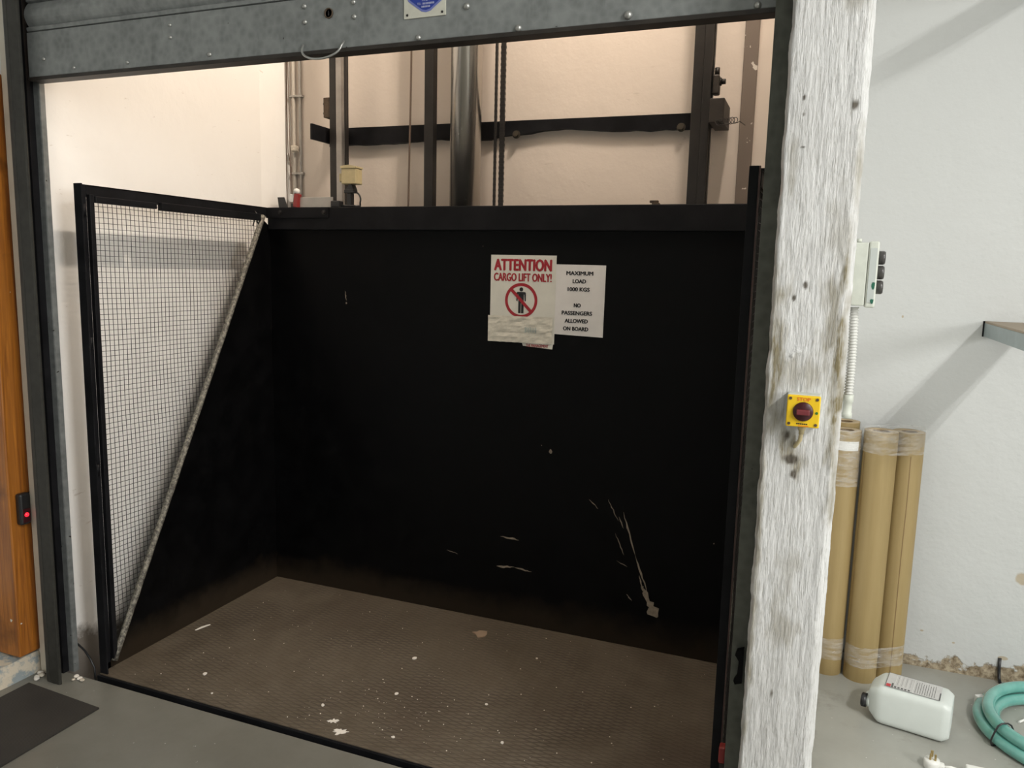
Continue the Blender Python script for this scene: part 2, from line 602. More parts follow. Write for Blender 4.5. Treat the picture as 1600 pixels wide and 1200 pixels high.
def letters(mb, s, x0, x1, z0, z1, y, bold=0.0, mi=0, th=0.0006):
    """lettering facing -y, fitted to the box x0..x1, z0..z1 and standing th proud of plane y"""
    me = text_mesh(s)
    xs = [v.co.x for v in me.vertices]
    ys = [v.co.y for v in me.vertices]
    ax, bx, ay, by = min(xs), max(xs), min(ys), max(ys)
    e = bold * (z1 - z0)                      # stroke is thickened by overprinting
    shifts = ((-e, 0), (0, 0), (e, 0), (0, e * 0.6), (0, -e * 0.6)) if bold else ((0, 0),)
    for k, (ex, ez) in enumerate(shifts):
        vs = [mb.bm.verts.new((x0 + e + (v.co.x - ax) / (bx - ax) * (x1 - x0 - 2 * e) + ex, y - th - 0.00004 * k, z0 + e * 0.6 + (v.co.y - ay) / (by - ay) * (z1 - z0 - 1.2 * e) + ez)) for v in me.vertices]
        for p in me.polygons:
            f = mb.bm.faces.new([vs[i] for i in p.vertices])
            f.material_index = mi
    bpy.data.meshes.remove(me)
    return mb


def hexbolt(mb, p, axis, r, h, mi=0):
    p, d = V(p), V(axis).normalized()
    mb.cyl(p, p + d * h * 0.25, r * 1.45, n=16, mi=mi)
    mb.cyl(p + d * h * 0.25, p + d * h, r, r * 0.95, n=6, mi=mi)
    return mb


# ================================================================== SETTING
SILL = 2.065            # front edge of the pit
# room floor (room + bay at +x of the pillar); the shaft pit is open
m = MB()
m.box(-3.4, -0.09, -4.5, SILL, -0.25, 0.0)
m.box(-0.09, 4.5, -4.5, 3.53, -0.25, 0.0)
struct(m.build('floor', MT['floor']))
m = MB()
m.box(-2.72, -0.09, SILL, 3.53, -0.55, -0.45)
struct(m.build('floor_pit', MT['rubble']))
m = MB()
m.box(-0.09, 4.5, 3.53, 3.75, -0.25, 5.2)
struct(m.build('wall_back', MT['wall_back']))
# shaft: back wall, left wall with a chamfered corner, side wall behind the pillar
m = MB()
m.box(-2.95, -0.09, 3.53, 3.75, -0.55, 5.2)
struct(m.build('wall_rear', MT['shaft_rear']))
m = MB()
m.prism([(-2.95, 2.105), (-2.72, 2.105), (-2.72, 3.36), (-2.695, 3.45), (-2.66, 3.53), (-2.95, 3.53)], 'z', -0.55, 5.2)
struct(m.build('wall_left', MT['shaft']))
m = MB()
m.box(-0.09, 0.055, 2.12, 3.53, 0.0, 5.2)
struct(m.build('wall_center', MT['shaft']))
m = MB()
m.box(-2.72, -0.09, 2.12, 2.22, 2.95, 5.2)
m.box(-3.4, 0.06, 1.95, 2.115, 2.95, 5.2)
struct(m.build('wall_lintel', MT['wall']))
m = MB()
m.box(-2.95, -0.09, 2.1, 3.75, 5.2, 5.3)
struct(m.build('ceiling_shaft', MT['ceil']))
m = MB()
m.box(-3.4, 4.5, -4.5, 2.115, 3.85, 3.95)
m.box(0.055, 4.5, 2.115, 3.53, 3.85, 3.95)
struct(m.build('ceiling', MT['ceil']))
m = MB()
m.box(4.5, 4.7, -4.5, 3.75, -0.25, 3.95)
struct(m.build('wall_right', MT['wall']))
m = MB()
m.box(-3.4, 4.7, -4.7, -4.5, -0.25, 3.95)
struct(m.build('wall_front', MT['wall']))
m = MB()
m.box(-3.6, -3.4, -4.7, 2.115, -0.25, 3.95)
struct(m.build('wall_outer', MT['wall']))
m = MB()
m.box(-3.4, -2.705, 2.05, 2.104, 0.0, 2.95)
struct(m.build('wall_return', MT['wall']))
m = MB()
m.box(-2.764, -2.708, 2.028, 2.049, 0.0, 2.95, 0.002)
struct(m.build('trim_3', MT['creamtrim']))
# kerb with a ragged top
m = MB()
N = 40
rows = []
for i in range(N + 1):
    y = 1.0 + (2.05 - 1.0) * i / N
    a = 0.006 * noise.noise(V((y * 14, 1.3, 0)))
    b = 0.010 * noise.noise(V((y * 11, 5.3, 0)))
    rows.append([m.bm.verts.new(p) for p in ((-2.775 + a, y, 0.0), (-2.782 + a, y, 0.035), (-2.80 + a, y, 0.075 + b), (-3.4, y, 0.082))])
for i in range(N):
    for k in range(3):
        m.bm.faces.new((rows[i][k], rows[i + 1][k], rows[i + 1][k + 1], rows[i][k + 1]))
m.bm.faces.new([r for r in rows[0]])
m.bm.faces.new([r for r in reversed(rows[-1])])
struct(m.build('trim_1', MT['kerb']))
# brown painted band in the shaft corner
m = MB()
m.box(-0.372, -0.314, 3.512, 3.53, -0.45, 5.2, 0.003)
struct(m.build('trim_2', MT['brownpaint']))

# ------------------------------------------------------------------ pillar (white timber post)
PX0, PX1, PY, PB = -0.104, 0.064, 1.88, 2.115
m = MB()
NXp, NZp = 52, 820
cl = m.bm.loops.layers.float_color.new('dirt')
blobs = [(0.048, 1.42, 0.016, 0.22, 1.1), (-0.085, 1.42, 0.02, 0.16, 0.95), (-0.03, 1.40, 0.05, 0.04, 0.5), (-0.045, 1.235, 0.018, 0.05, 1.0), (0.03, 1.52, 0.03, 0.12, 0.7), (-0.09, 1.52, 0.022, 0.12, 0.75), (0.05, 1.30, 0.012, 0.22, 0.8), (-0.02, 1.185, 0.02, 0.03, 0.8),
         (0.055, 1.86, 0.014, 0.08, 0.6), (-0.03, 0.80, 0.03, 0.09, 0.5), (-0.02, 0.95, 0.03, 0.03, 0.35), (0.02, 2.20, 0.03, 0.03, 0.45), (-0.08, 1.85, 0.012, 0.06, 0.5), (0.03, 1.70, 0.035, 0.1, 0.35),
         (-0.095, 0.9, 0.008, 0.5, 0.7), (0.058, 1.15, 0.008, 0.10, 0.8)]
holes = [(-0.066, 2.005, 0.0035, 0.006), (-0.064, 1.97, 0.003, 0.005), (-0.05, 1.33, 0.0, 0.0), (-0.037, 1.20, 0.016, 0.011), (-0.048, 1.255, 0.009, 0.02), (-0.05, 1.43, 0.0, 0), (-0.06, 1.90, 0.004, 0.003),
         (0.038, 1.985, 0.006, 0.012), (-0.04, 0.62, 0.004, 0.012), (0.02, 2.215, 0.01, 0.006), (-0.035, 1.60, 0.005, 0.009), (-0.03, 1.165, 0.008, 0.013), (-0.055, 1.57, 0.004, 0.006)]


def pdirt(x, z):
    n = noise.fractal(V((x * 55, 0, z * 16)), 1.0, 2.0, 4)
    d = 0.0
    for bx, bz, rx, rz, a in blobs:
        q = math.hypot((x - bx) / rx, (z - bz) / rz)
        d = max(d, a * max(0.0, min(1.0, 1.25 - q + 0.9 * n)))
    h = 0.0
    for bx, bz, rx, rz in holes:
        if rx:
            q = math.hypot((x - bx) / rx, (z - bz) / rz)
            h = max(h, max(0.0, min(1.0, (1.2 - q + 0.8 * n) * 1.6)))
    return d, h


def pdisp(x, z):
    g = noise.fractal(V((x * 190, 3.1, z * 17)), 0.9, 2.0, 4)
    s = noise.fractal(V((x * 26, 9.1, z * 3)), 1.0, 2.0, 2)
    l = 0.004 * math.exp(-(((x + 0.045) / 0.022) ** 2 + ((z - 1.445 - (x + 0.045) * 0.6) / 0.012) ** 2)) * (1 + noise.noise(V((x * 130, 0, z * 130))))
    return 0.0016 * g + 0.002 * s + l


grid = []
for j in range(NZp + 1):
    z = 0.2 + (2.95 - 0.2) * j / NZp
    e0 = 0.0035 * noise.fractal(V((0, 2, z * 14)), 1.0, 2.0, 4)
    e1 = 0.0022 * noise.fractal(V((7, 2, z * 14)), 1.0, 2.0, 4)
    row = [m.bm.verts.new((PX0 + e0, PB, z)), m.bm.verts.new((PX0 + e0, PY + 0.012, z))]
    for i in range(NXp + 1):
        x = PX0 + 0.005 + (PX1 - PX0 - 0.018) * i / NXp
        row.append(m.bm.verts.new((x + (e0 if i == 0 else e1 if i == NXp else 0), PY - pdisp(x, z) + (0.002 if i in (0, NXp) else 0), z)))
    row.append(m.bm.verts.new((PX1 - 0.006 + e1, PY + 0.006, z)))
    row.append(m.bm.verts.new((PX1 + e1, PY + 0.018, z)))
    row.append(m.bm.verts.new((PX1 + e1, PB, z)))
    grid.append(row)
bot = [m.bm.verts.new((v.co.x, v.co.y, 0.0)) for v in grid[0]]
grid.insert(0, bot)
cache = {}
for v in m.bm.verts:
    cache[v] = pdirt(v.co.x, v.co.z)
for j in range(len(grid) - 1):
    for i in range(len(grid[0]) - 1):
        f = m.bm.faces.new((grid[j][i], grid[j][i + 1], grid[j + 1][i + 1], grid[j + 1][i]))
        f.smooth = True
        for lp in f.loops:
            d, h = cache[lp.vert]
            lp[cl] = (d, h, 0, 1)
o = m.build('timber_pillar', MT['pillar'])
tag(o, 'rough white painted timber pillar between the lift opening and the storage corner', 'pillar')

# ================================================================== LIFT CAR
LX0, LX1, LY0, LY1, LZ = -2.544, -0.168, 2.10, 3.20, 1.893
lift = thing('cargo_lift', (-1.35, 2.65, 0.0), 'black open cargo lift car with brown tread floor and wire mesh side guards', 'lift')
m = MB()
m.box(LX0, LX1, LY0 + 0.008, LY1, -0.06, 0.0)
m.build('platform_floor', MT['tread'], lift)
m = MB()
m.box(LX0, LX1, LY0 - 0.004, LY0 + 0.006, -0.09, -0.001, 0.001)
m.build('sill_angle', MT['black2'], lift)
# back panel with its scratches
m = MB()
m.box(LX0, LX1, LY1, LY1 + 0.02, 0.0, 1.80)


def stroke(mb, pts, w, y, mi=1, jag=0.35):
    """a ragged scraped patch lying on the panel face"""
    up, lo = [], []
    n = len(pts)
    for i, (x, z) in enumerate(pts):
        a = pts[min(i + 1, n - 1)]
        b = pts[max(i - 1, 0)]
        dx, dz = a[0] - b[0], a[1] - b[1]
        L = math.hypot(dx, dz) or 1
        ww = (w[i] if isinstance(w, (list, tuple)) else w * math.sin(math.pi * (i + 0.35) / (n - 0.3)))
        ww *= 1 + random.uniform(-jag, jag)
        up.append((x - dz / L * ww, z + dx / L * ww))
        lo.append((x + dz / L * ww, z - dx / L * ww))
    for i in range(n - 1):
        q = [up[i], up[i + 1], lo[i + 1], lo[i]]
        mb.poly([(p[0], y, p[1]) for p in q], mi)


def interp(a, b, n, wob=0.004):
    return [(a[0] + (b[0] - a[0]) * i / n + random.uniform(-wob, wob), a[1] + (b[1] - a[1]) * i / n + random.uniform(-wob, wob)) for i in range(n + 1)]


yy = LY1 - 0.0006
for a, b, w in (((-2.114, 1.502), (-2.106, 1.455), 0.003), ((-0.875, 0.638), (-0.83, 0.60), 0.0018), ((-0.79, 0.65), (-0.74, 0.56), 0.002), ((-0.74, 0.58), (-0.715, 0.53), 0.0022),
                ((-0.72, 0.60), (-0.66, 0.42), 0.004), ((-0.66, 0.42), (-0.60, 0.26), 0.0035), ((-0.75, 0.50), (-0.71, 0.41), 0.002), ((-0.74, 0.38), (-0.69, 0.36), 0.0016),
                ((-1.285, 0.408), (-1.195, 0.404), 0.004), ((-1.30, 0.262), (-1.215, 0.272), 0.005), ((-1.215, 0.272), (-1.13, 0.262), 0.003), ((-0.64, 0.33), (-0.62, 0.26), 0.003),
                ((-0.69, 0.235), (-0.665, 0.21), 0.0025), ((-1.56, 0.30), (-1.50, 0.29), 0.0015)):
    stroke(m, interp(a, b, 8, 0.002), w, yy)
stroke(m, interp((-0.625, 0.29), (-0.555, 0.155), 12, 0.006), [0.004, 0.006, 0.005, 0.009, 0.008, 0.011, 0.009, 0.012, 0.016, 0.018, 0.02, 0.024, 0.006], yy, 1, 0.6)
stroke(m, interp((-0.62, 0.225), (-0.59, 0.185), 5, 0.004), [0.003, 0.008, 0.01, 0.008, 0.003], yy, 1, 0.6) if False else None
for x, z, r in ((-1.058, 0.832, 0.010), (-0.335, 0.52, 0.004), (-1.40, 1.72, 0.002), (-1.10, 0.855, 0.003), (-2.107, 1.445, 0.005)):
    m.poly([(x + r * random.uniform(0.5, 1) * math.cos(k), yy, z + r * random.uniform(0.6, 1.2) * math.sin(k)) for k in [2 * math.pi * i / 7 for i in range(7)]], 1)
m.build('back_panel', [MT['black'], MT['scratch']], lift)
m = MB()
m.box(LX0 + 0.003, LX1 - 0.03, LY1 - 0.022, LY1 + 0.03, 1.787, LZ, 0.004)
m.build('top_rail', MT['black2'], lift)


def side(x, sgn, y0, fw=0.034, pw=0.048):
    """solid lower plate plus framed wire mesh; x is the inner face"""
    th = 0.004 * sgn
    g = MB()
    DY0, DZ0, DY1, DZ1 = 2.168, 0.03, 3.135, 1.85       # diagonal line (y,z)
    g.prism([(y0 + 0.02, 0.0), (LY1, 0.0), (LY1, 1.80), (DY1, DZ1 - 0.005), (DY0 + 0.005, DZ0), (y0 + 0.02, 0.02)], 'x', x, x + th)
    g.build('side_panel', MT['black'], lift)
    gd = MB()
    # front post: two nested angles
    gd.box(min(x, x - fw * sgn), max(x, x - fw * sgn), y0, y0 + 0.006, -0.02, LZ, 0.001)
    gd.box(min(x, x + th), max(x, x + th), y0, y0 + pw, -0.02, LZ, 0.001, mi=1 if sgn > 0 else 0)
    gd.box(min(x - 0.020 * sgn, x - 0.001 * sgn), max(x - 0.020 * sgn, x - 0.001 * sgn), y0 + pw - 0.002, y0 + pw + 0.018, 0.03, LZ - 0.035, 0.002)
    post = gd.build('front_post', [MT['black2'], MT['lit_edge']], lift)
    t = MB()
    t.box(min(x, x + 0.03 * sgn), max(x, x + 0.03 * sgn), y0 + 0.05, LY1 - 0.02, LZ - 0.006, LZ, 0.001)
    t.box(min(x, x + th), max(x, x + th), y0 + 0.05, LY1 - 0.02, LZ - 0.045, LZ, 0.001)
    t.box(min(x - 0.022 * sgn, x), max(x - 0.022 * sgn, x), y0 + 0.07, y0 + 0.36, LZ - 0.064, LZ - 0.04, 0.003)
    t.box(min(x - 0.022 * sgn, x), max(x - 0.022 * sgn, x), y0 + 0.385, LY1 - 0.09, LZ - 0.068, LZ - 0.036, 0.003)
    t.build('top_bar', MT['black2'], lift)
    for zz in (1.80, 1.31, 0.82):
        h = MB()
        h.cyl((x - 0.006 * sgn, y0 + 0.028, zz - 0.022), (x - 0.006 * sgn, y0 + 0.028, zz + 0.022), 0.011, n=14)
        h.build('hinge_pin', MT['black2'], post)
    d = MB()
    pts = []
    for i in range(41):
        q = i / 40
        pts.append((x - 0.012 * sgn + random.uniform(-0.0012, 0.0012), DY0 + (DY1 - DY0) * q, DZ0 + (DZ1 - DZ0) * q))
    d.tube(pts, 0.0125, 10)
    db = d.build('diagonal_bar', MT['mottled'], lift)
    # wire mesh, 20 mm, a little slack
    w = MB()
    r = 0.0012
    p = 0.0202
    slope = (DZ1 - DZ0) / (DY1 - DY0)
    xo = x + 0.002 * sgn

    def wob(y, z):
        return (xo + 0.004 * noise.noise(V((y * 3, z * 3, x))), y + 0.0045 * noise.noise(V((y * 2.1, z * 4.0, 4 + x))), z + 0.0045 * noise.noise(V((y * 3.5, z * 2.1, 9 + x))))
    k = 0
    while y0 + 0.06 + k * p < DY1:
        y = y0 + 0.06 + k * p
        zb = max(DZ0, DZ0 + (y - DY0) * slope)
        ns = max(2, int((LZ - 0.04 - zb) / 0.06))
        if LZ - 0.04 - zb > 0.02:
            w.tube([wob(y, zb + (LZ - 0.04 - zb) * i / ns) for i in range(ns + 1)], r, 4)
        k += 1
    k = 0
    while 0.06 + k * p < LZ - 0.04:
        z = 0.06 + k * p
        ye = min(DY1, DY0 + (z - DZ0) / slope)
        ns = max(2, int((ye - y0 - 0.05) / 0.06))
        if ye - y0 - 0.05 > 0.02:
            w.tube([wob(y0 + 0.05 + (ye - y0 - 0.05) * i / ns, z) for i in range(ns + 1)], r, 4)
        k += 1
    w.build('wire_mesh', MT['meshwire'], lift)


MT['lit_edge'] = plain('red_brown_lit_edge', (0.10, 0.058, 0.05), 0.5, 0.1, 0.3, 30)  # post edge by the pillar, its lit look put into the colour
MT['meshwire'] = plain('dull_mesh_wire', (0.035, 0.032, 0.03), 0.5, 0.3)
side(LX0, -1, 2.115)
side(LX1, 1, 2.105, 0.024, 0.014)
# corner strap with bolts, small clip
m = MB()
m.box(-2.545, -2.186, LY1 - 0.028, LY1 - 0.0225, 1.842, 1.892, 0.001)
m.prism([(-2.60, 3.085), (-2.592, 3.082), (-2.535, 3.172), (-2.545, 3.178)], 'z', 1.842, 1.885) if False else None
st = m.build('corner_strap', MT['black2'], lift)
for x in (-2.46, -2.21):
    b = MB()
    hexbolt(b, (x, LY1 - 0.028, 1.868), (0, -1, 0), 0.008, 0.008)
    b.build('bolt', MT['darksteel'], st)
m = MB()
m.tube([(-2.545, 3.09, 1.87), (-2.535, 3.10, 1.85), (-2.538, 3.098, 1.82), (-2.528, 3.105, 1.80)], 0.004, 6)
m.tube([(-2.535, 3.10, 1.845), (-2.545, 3.088, 1.825), (-2.548, 3.08, 1.80)], 0.003, 6)
m.build('tie_wire', MT['darksteel'], lift)

# ================================================================== SIGNS ON THE BACK PANEL
SY = LY1 - 0.0012
sg = thing('attention_sign', (-1.208, SY, 1.284), 'red and white ATTENTION CARGO LIFT ONLY sign taped on the black back panel', 'sign')
m = MB()
m.box(-1.359, -1.057, SY - 0.001, SY + 0.001, 1.305, 1.684)
m.build('card', MT['sign'], sg)
m = MB()
letters(m, 'ATTENTION', -1.3445, -1.0755, 1.6155, 1.668, SY - 0.001, 0.06)
letters(m, 'CARGO LIFT ONLY!', -1.3445, -1.0755, 1.571, 1.607, SY - 0.001, 0.05)
m.build('heading_lettering', MT['red'], sg)
m = MB()
cx, cz, R1, R0 = -1.2135, 1.489, 0.0755, 0.0625
y = SY - 0.0016
for k in range(64):
    a, b = 2 * math.pi * k / 64, 2 * math.pi * (k + 1) / 64
    m.poly([(cx + R1 * math.cos(a), y, cz + R1 * math.sin(a)), (cx + R1 * math.cos(b), y, cz + R1 * math.sin(b)), (cx + R0 * math.cos(b), y, cz + R0 * math.sin(b)), (cx + R0 * math.cos(a), y, cz + R0 * math.sin(a))])
s2 = math.sqrt(0.5)
hw, L = 0.0068, 0.066
y = SY - 0.0021
m.poly([(cx - L * s2 + hw * s2, y, cz + L * s2 + hw * s2), (cx + L * s2 + hw * s2, y, cz - L * s2 + hw * s2), (cx + L * s2 - hw * s2, y, cz - L * s2 - hw * s2), (cx - L * s2 - hw * s2, y, cz + L * s2 - hw * s2)])
m.build('prohibition_ring', MT['red'], sg)
m = MB()
y = SY - 0.0017
m.poly([(cx + 0.0088 * math.cos(t), y, 1.537 + 0.0088 * math.sin(t)) for t in [2 * math.pi * k / 20 for k in range(20)]])


def rect(mb, x0, x1, z0, z1, y, mi=0):
    mb.poly([(x0, y, z0), (x1, y, z0), (x1, y, z1), (x0, y, z1)], mi)


m.poly([(cx - 0.018, y, 1.526), (cx + 0.018, y, 1.526), (cx + 0.022, y, 1.521), (cx + 0.022, y, 1.487), (cx + 0.0165, y, 1.485), (cx + 0.0145, y, 1.515), (cx - 0.0145, y, 1.515), (cx - 0.0165, y, 1.485), (cx - 0.022, y, 1.487), (cx - 0.022, y, 1.521)])
rect(m, cx - 0.0125, cx + 0.0125, 1.478, 1.516, y)
rect(m, cx - 0.0125, cx - 0.001, 1.434, 1.478, y)
rect(m, cx + 0.001, cx + 0.0125, 1.434, 1.478, y)
m.build('person_pictogram', MT['ink'], sg)
# strip of tape covering the lower lines, with wrinkles, and the tab below it
m = MB()
NX, NZ = 30, 14
g = [[m.bm.verts.new((-1.367 + 0.301 * i / NX + 0.002 * noise.noise(V((i, j, 3))), SY - 0.0035 - 0.0018 * noise.fractal(V((i * 0.22, j * 0.5, 1)), 1, 2, 3), 1.305 + 0.115 * j / NZ + (0.0015 * noise.noise(V((i * 0.6, 1, 2))) if j in (0, NZ) else 0))) for i in range(NX + 1)] for j in range(NZ + 1)]
for j in range(NZ):
    for i in range(NX):
        m.bm.faces.new((g[j][i], g[j][i + 1], g[j + 1][i + 1], g[j + 1][i]))
m.build('tape_patch', MT['tape'], sg)
m = MB()
m.poly([(-1.205, SY - 0.0008, 1.306), (-1.061, SY - 0.0008, 1.306), (-1.064, SY - 0.0008, 1.283), (-1.20, SY - 0.0008, 1.292)])
m.build('lower_tab', MT['sign'], sg)
m = MB()
letters(m, 'THE MANAGEMENT', -1.186, -1.082, 1.2885, 1.302, SY - 0.0012, 0.03)
m.build('footer_lettering', MT['red'], sg)
m = MB()
for k in range(7):
    x = -1.19 + 0.008 * k
    stroke(m, [(x, 1.375 - 0.002 * (k % 3)), (x + 0.002, 1.362), (x + 0.001, 1.35 + 0.002 * (k % 2))], [0.0012, 0.0014, 0.001], SY - 0.0062, 0)
m.build('faded_scribble', MT['teal_ink'], sg)

sl = thing('load_sign', (-0.951, SY, 1.348), 'white laminated MAXIMUM LOAD 1000 KGS notice beside the red ATTENTION sign', 'sign')
m = MB()
m.prism([(-1.0625, 1.351), (-0.842, 1.346), (-0.8395, 1.647), (-1.062, 1.648)], 'y', SY - 0.0006, SY + 0.001)
m.build('sheet', MT['sign2'], sl)
for s, cxx, w, yt in (('MAXIMUM', 1122, 270, 358), ('LOAD', 1120, 135, 441), ('1000 KGS', 1116, 222, 526), ('NO', 1108, 72, 695), ('PASSENGERS', 1106, 308, 777), ('ALLOWED', 1103, 235, 861), ('ON BOARD', 1099, 257, 944)):
    xc = -1.062 + (cxx - 872) * 0.00044
    zt = 1.648 - (yt - 290) * 0.0004
    hw = w * 0.00022
    m = MB()
    letters(m, s, xc - hw, xc + hw, zt - 0.0175, zt, SY - 0.0006, 0.075)
    m.build('text_line', MT['ink'], sl)

# ================================================================== ROLLER SHUTTER
SH = 2.03
sh = thing('roller_shutter', (-1.38, SH, 2.236), 'grey steel roller shutter raised above the lift opening', 'shutter')
m = MB()
m.box(-2.628, -0.125, SH, SH + 0.02, 2.244, 2.392, 0.002)
bar = m.build('bottom_bar', MT['galv'], sh)
m = MB()
m.box(-2.628, -0.125, SH - 0.004, SH + 0.045, 2.232, 2.2435, 0.001)
m.box(-2.628, -0.125, SH + 0.021, SH + 0.028, 2.2438, 2.30)
m.build('bottom_angle', MT['browndark'], sh)
# curtain of interlocking slats
m = MB()
prof = [(SH + 0.016, 2.394), (SH + 0.004, 2.398), (SH + 0.002, 2.408), (SH + 0.012, 2.414)]
z = 2.414
front = list(prof)
while z < 3.05:
    for q in range(9):
        a = q / 8
        front.append((SH + 0.012 - 0.016 * math.sin(math.pi * a), z + 0.075 * a))
    front.append((SH + 0.018, z + 0.078))
    front.append((SH + 0.006, z + 0.082))
    front.append((SH + 0.006, z + 0.088))
    front.append((SH + 0.014, z + 0.092))
    z += 0.093
A = [m.bm.verts.new((-2.628, p[0], p[1])) for p in front]
B = [m.bm.verts.new((-0.125, p[0], p[1])) for p in front]
for i in range(len(front) - 1):
    m.bm.faces.new((A[i], B[i], B[i + 1], A[i + 1]))
cu = m.build('slat_curtain', MT['galv'], sh)
mod = cu.modifiers.new('thickness', 'SOLIDIFY')
mod.thickness = 0.0012
mod.offset = 1
for x, zz, r in ((-1.473, 2.37, 0.0075), (-1.472, 2.326, 0.0075), (-1.305, 2.366, 0.0075), (-1.303, 2.326, 0.0075), (-0.948, 2.321, 0.009), (-1.095, 2.252, 0.0085), (-0.797, 2.252, 0.0095), (-0.502, 2.258, 0.011),
                 (-0.19, 2.252, 0.009), (-1.985, 2.362, 0.006), (-1.985, 2.325, 0.006), (-1.83, 2.262, 0.0075), (-2.17, 2.262, 0.006), (-2.41, 2.262, 0.006), (-2.55, 2.30, 0.006)):
    m = MB()
    m.lathe((x, SH, zz), (0, -1, 0), [(r, 0), (r, r * 0.2), (r * 0.8, r * 0.65), (r * 0.4, r * 0.9), (0.0005, r)], 14)
    smooth(m.build('rivet', MT['bolt'], bar))
m = MB()
m.lathe((-1.389, SH, 2.343), (0, -1, 0), [(0.0145, 0), (0.0145, 0.004), (0.012, 0.005), (0.0115, -0.002), (0.0005, -0.002)], 24)
lk = m.build('lock_cylinder', MT['rusty'], bar)
m = MB()
m.box(-1.3905, -1.3875, SH - 0.003, SH - 0.001, 2.336, 2.350)
m.build('keyhole', MT['ink'], lk)
# wire pull handle
m = MB()
pts = [(-1.475, SH - 0.006, 2.262)]
for k in range(15):
    a = math.pi * k / 14
    pts.append((-1.408 - 0.068 * math.cos(a), SH - 0.012 - 0.012 * math.sin(a), 2.247 - 0.034 * math.sin(a)))
pts.append((-1.333, SH - 0.006, 2.262))
m.tube(pts, 0.0032, 8)
m.build('pull_handle', MT['bolt'], sh)
# enamel name plate
m = MB()
m.prism([(-1.1395, 2.3035), (-1.0105, 2.3045), (-1.012, 2.43), (-1.140, 2.43)], 'y', SH - 0.0035, SH - 0.0005)
pl = m.build('name_plate', MT['plate'], sh)
m = MB()
pc = -1.0705
for sc, yq, mi in ((1.0, SH - 0.0042, 1), (0.88, SH - 0.0048, 0)):
    z0 = 2.364
    m.poly([(pc + sc * a, yq, z0 + sc * b) for a, b in ((-0.06, -0.006), (-0.055, -0.016), (-0.014, -0.045), (0.0, -0.048), (0.014, -0.045), (0.055, -0.016), (0.06, -0.006), (0.05, 0.045), (-0.05, 0.045))], mi)
m.build('emblem', [MT['blue'], MT['ltblue']], pl)
m = MB()
letters(m, 'VALLETTA RD', pc - 0.028, pc + 0.028, 2.354, 2.361, SH - 0.0049, 0.03)
letters(m, 'LUQA', pc - 0.0115, pc + 0.0115, 2.3445, 2.352, SH - 0.0049, 0.03)
letters(m, 'TEL:', pc - 0.027, pc - 0.014, 2.336, 2.342, SH - 0.0049, 0.02)
for k in range(8):                         # worn, illegible digits
    rect(m, pc - 0.010 + 0.0046 * k, pc - 0.0068 + 0.0046 * k, 2.3365, 2.3415, SH - 0.0055)
    if 1 < k:
        rect(m, pc - 0.0225 + 0.0046 * k, pc - 0.0193 + 0.0046 * k, 2.3285, 2.3332, SH - 0.0055)
m.build('lettering', MT['plateletter'], pl)
for x in (-1.129, -1.021):
    m = MB()
    m.lathe((x, SH - 0.0035, 2.313), (0, -1, 0), [(0.0035, 0), (0.003, 0.0015), (0.0005, 0.002)], 10)
    m.build('screw', MT['darksteel'], pl)

# guide channels
g1 = thing('shutter_guide_rail', (-2.63, 2.03, 0.0), 'grimy steel shutter guide channel beside the orange timber door post', 'guide rail', 'guide channels of the roller shutter')
m = MB()
m.prism([(-2.705, 2.048), (-2.700, 2.010), (-2.690, 1.994), (-2.676, 1.986), (-2.66, 1.984), (-2.655, 1.988), (-2.655, 1.993), (-2.685, 1.998), (-2.692, 2.012), (-2.695, 2.048)], 'z', 0.0, 2.95)
m.prism([(-2.655, 1.984), (-2.612, 1.984), (-2.607, 1.988), (-2.607, 1.9935), (-2.655, 1.9935)], 'z', 0.0, 2.95)
m.build('front_flange', MT['galvdark'], g1)
m = MB()
m.prism([(-2.705, 2.049), (-2.690, 2.049), (-2.690, 2.078), (-2.648, 2.078), (-2.644, 2.080), (-2.644, 2.0995), (-2.703, 2.0995)], 'z', 0.0, 2.95)
m.build('rear_flange', MT['galv'], g1)
m = MB()
m.box(-2.689, -2.672, 2.052, 2.077, 0.0, 2.95)
m.build('brush_strip', MT['black2'], g1)
g2 = thing('shutter_guide_rail', (-0.13, 2.03, 0.0), 'green grey shutter guide channel tight against the white timber pillar', 'guide rail', 'guide channels of the roller shutter')
m = MB()
m.box(-0.146, -0.1085, 1.984, 1.990, 0.0, 2.95, 0.001)
m.box(-0.1150, -0.1085, 1.9905, 2.095, 0.0, 2.95)
m.build('front_flange', MT['galvgreen'], g2)
m = MB()
m.box(-0.146, -0.1155, 2.078, 2.084, 0.0, 2.95, 0.001)
m.build('rear_flange', MT['galvgreen'], g2)
m = MB()
m.prism([(-0.132, 0.668), (-0.115, 0.675), (-0.115, 0.582), (-0.132, 0.575), (-0.136, 0.585), (-0.128, 0.60), (-0.126, 0.64), (-0.136, 0.655)], 'y', 1.968, 1.9835)
m.build('latch_bracket', MT['black'], g2)
# red stop block low in the gap
bf = thing('stop_buffer', (-0.15, 2.05, 0.0), 'small red block on a dark post in the gap beside the guide channel', 'buffer')
m = MB()
m.box(-0.163, -0.149, 2.035, 2.062, 0.0, 0.305, 0.002)
m.build('post', MT['browndark'], bf)
m = MB()
m.box(-0.166, -0.148, 2.033, 2.062, 0.3055, 0.352, 0.004)
m.build('red_block', MT['redplastic'], bf)

# ================================================================== SHAFT EQUIPMENT
WY = 3.53


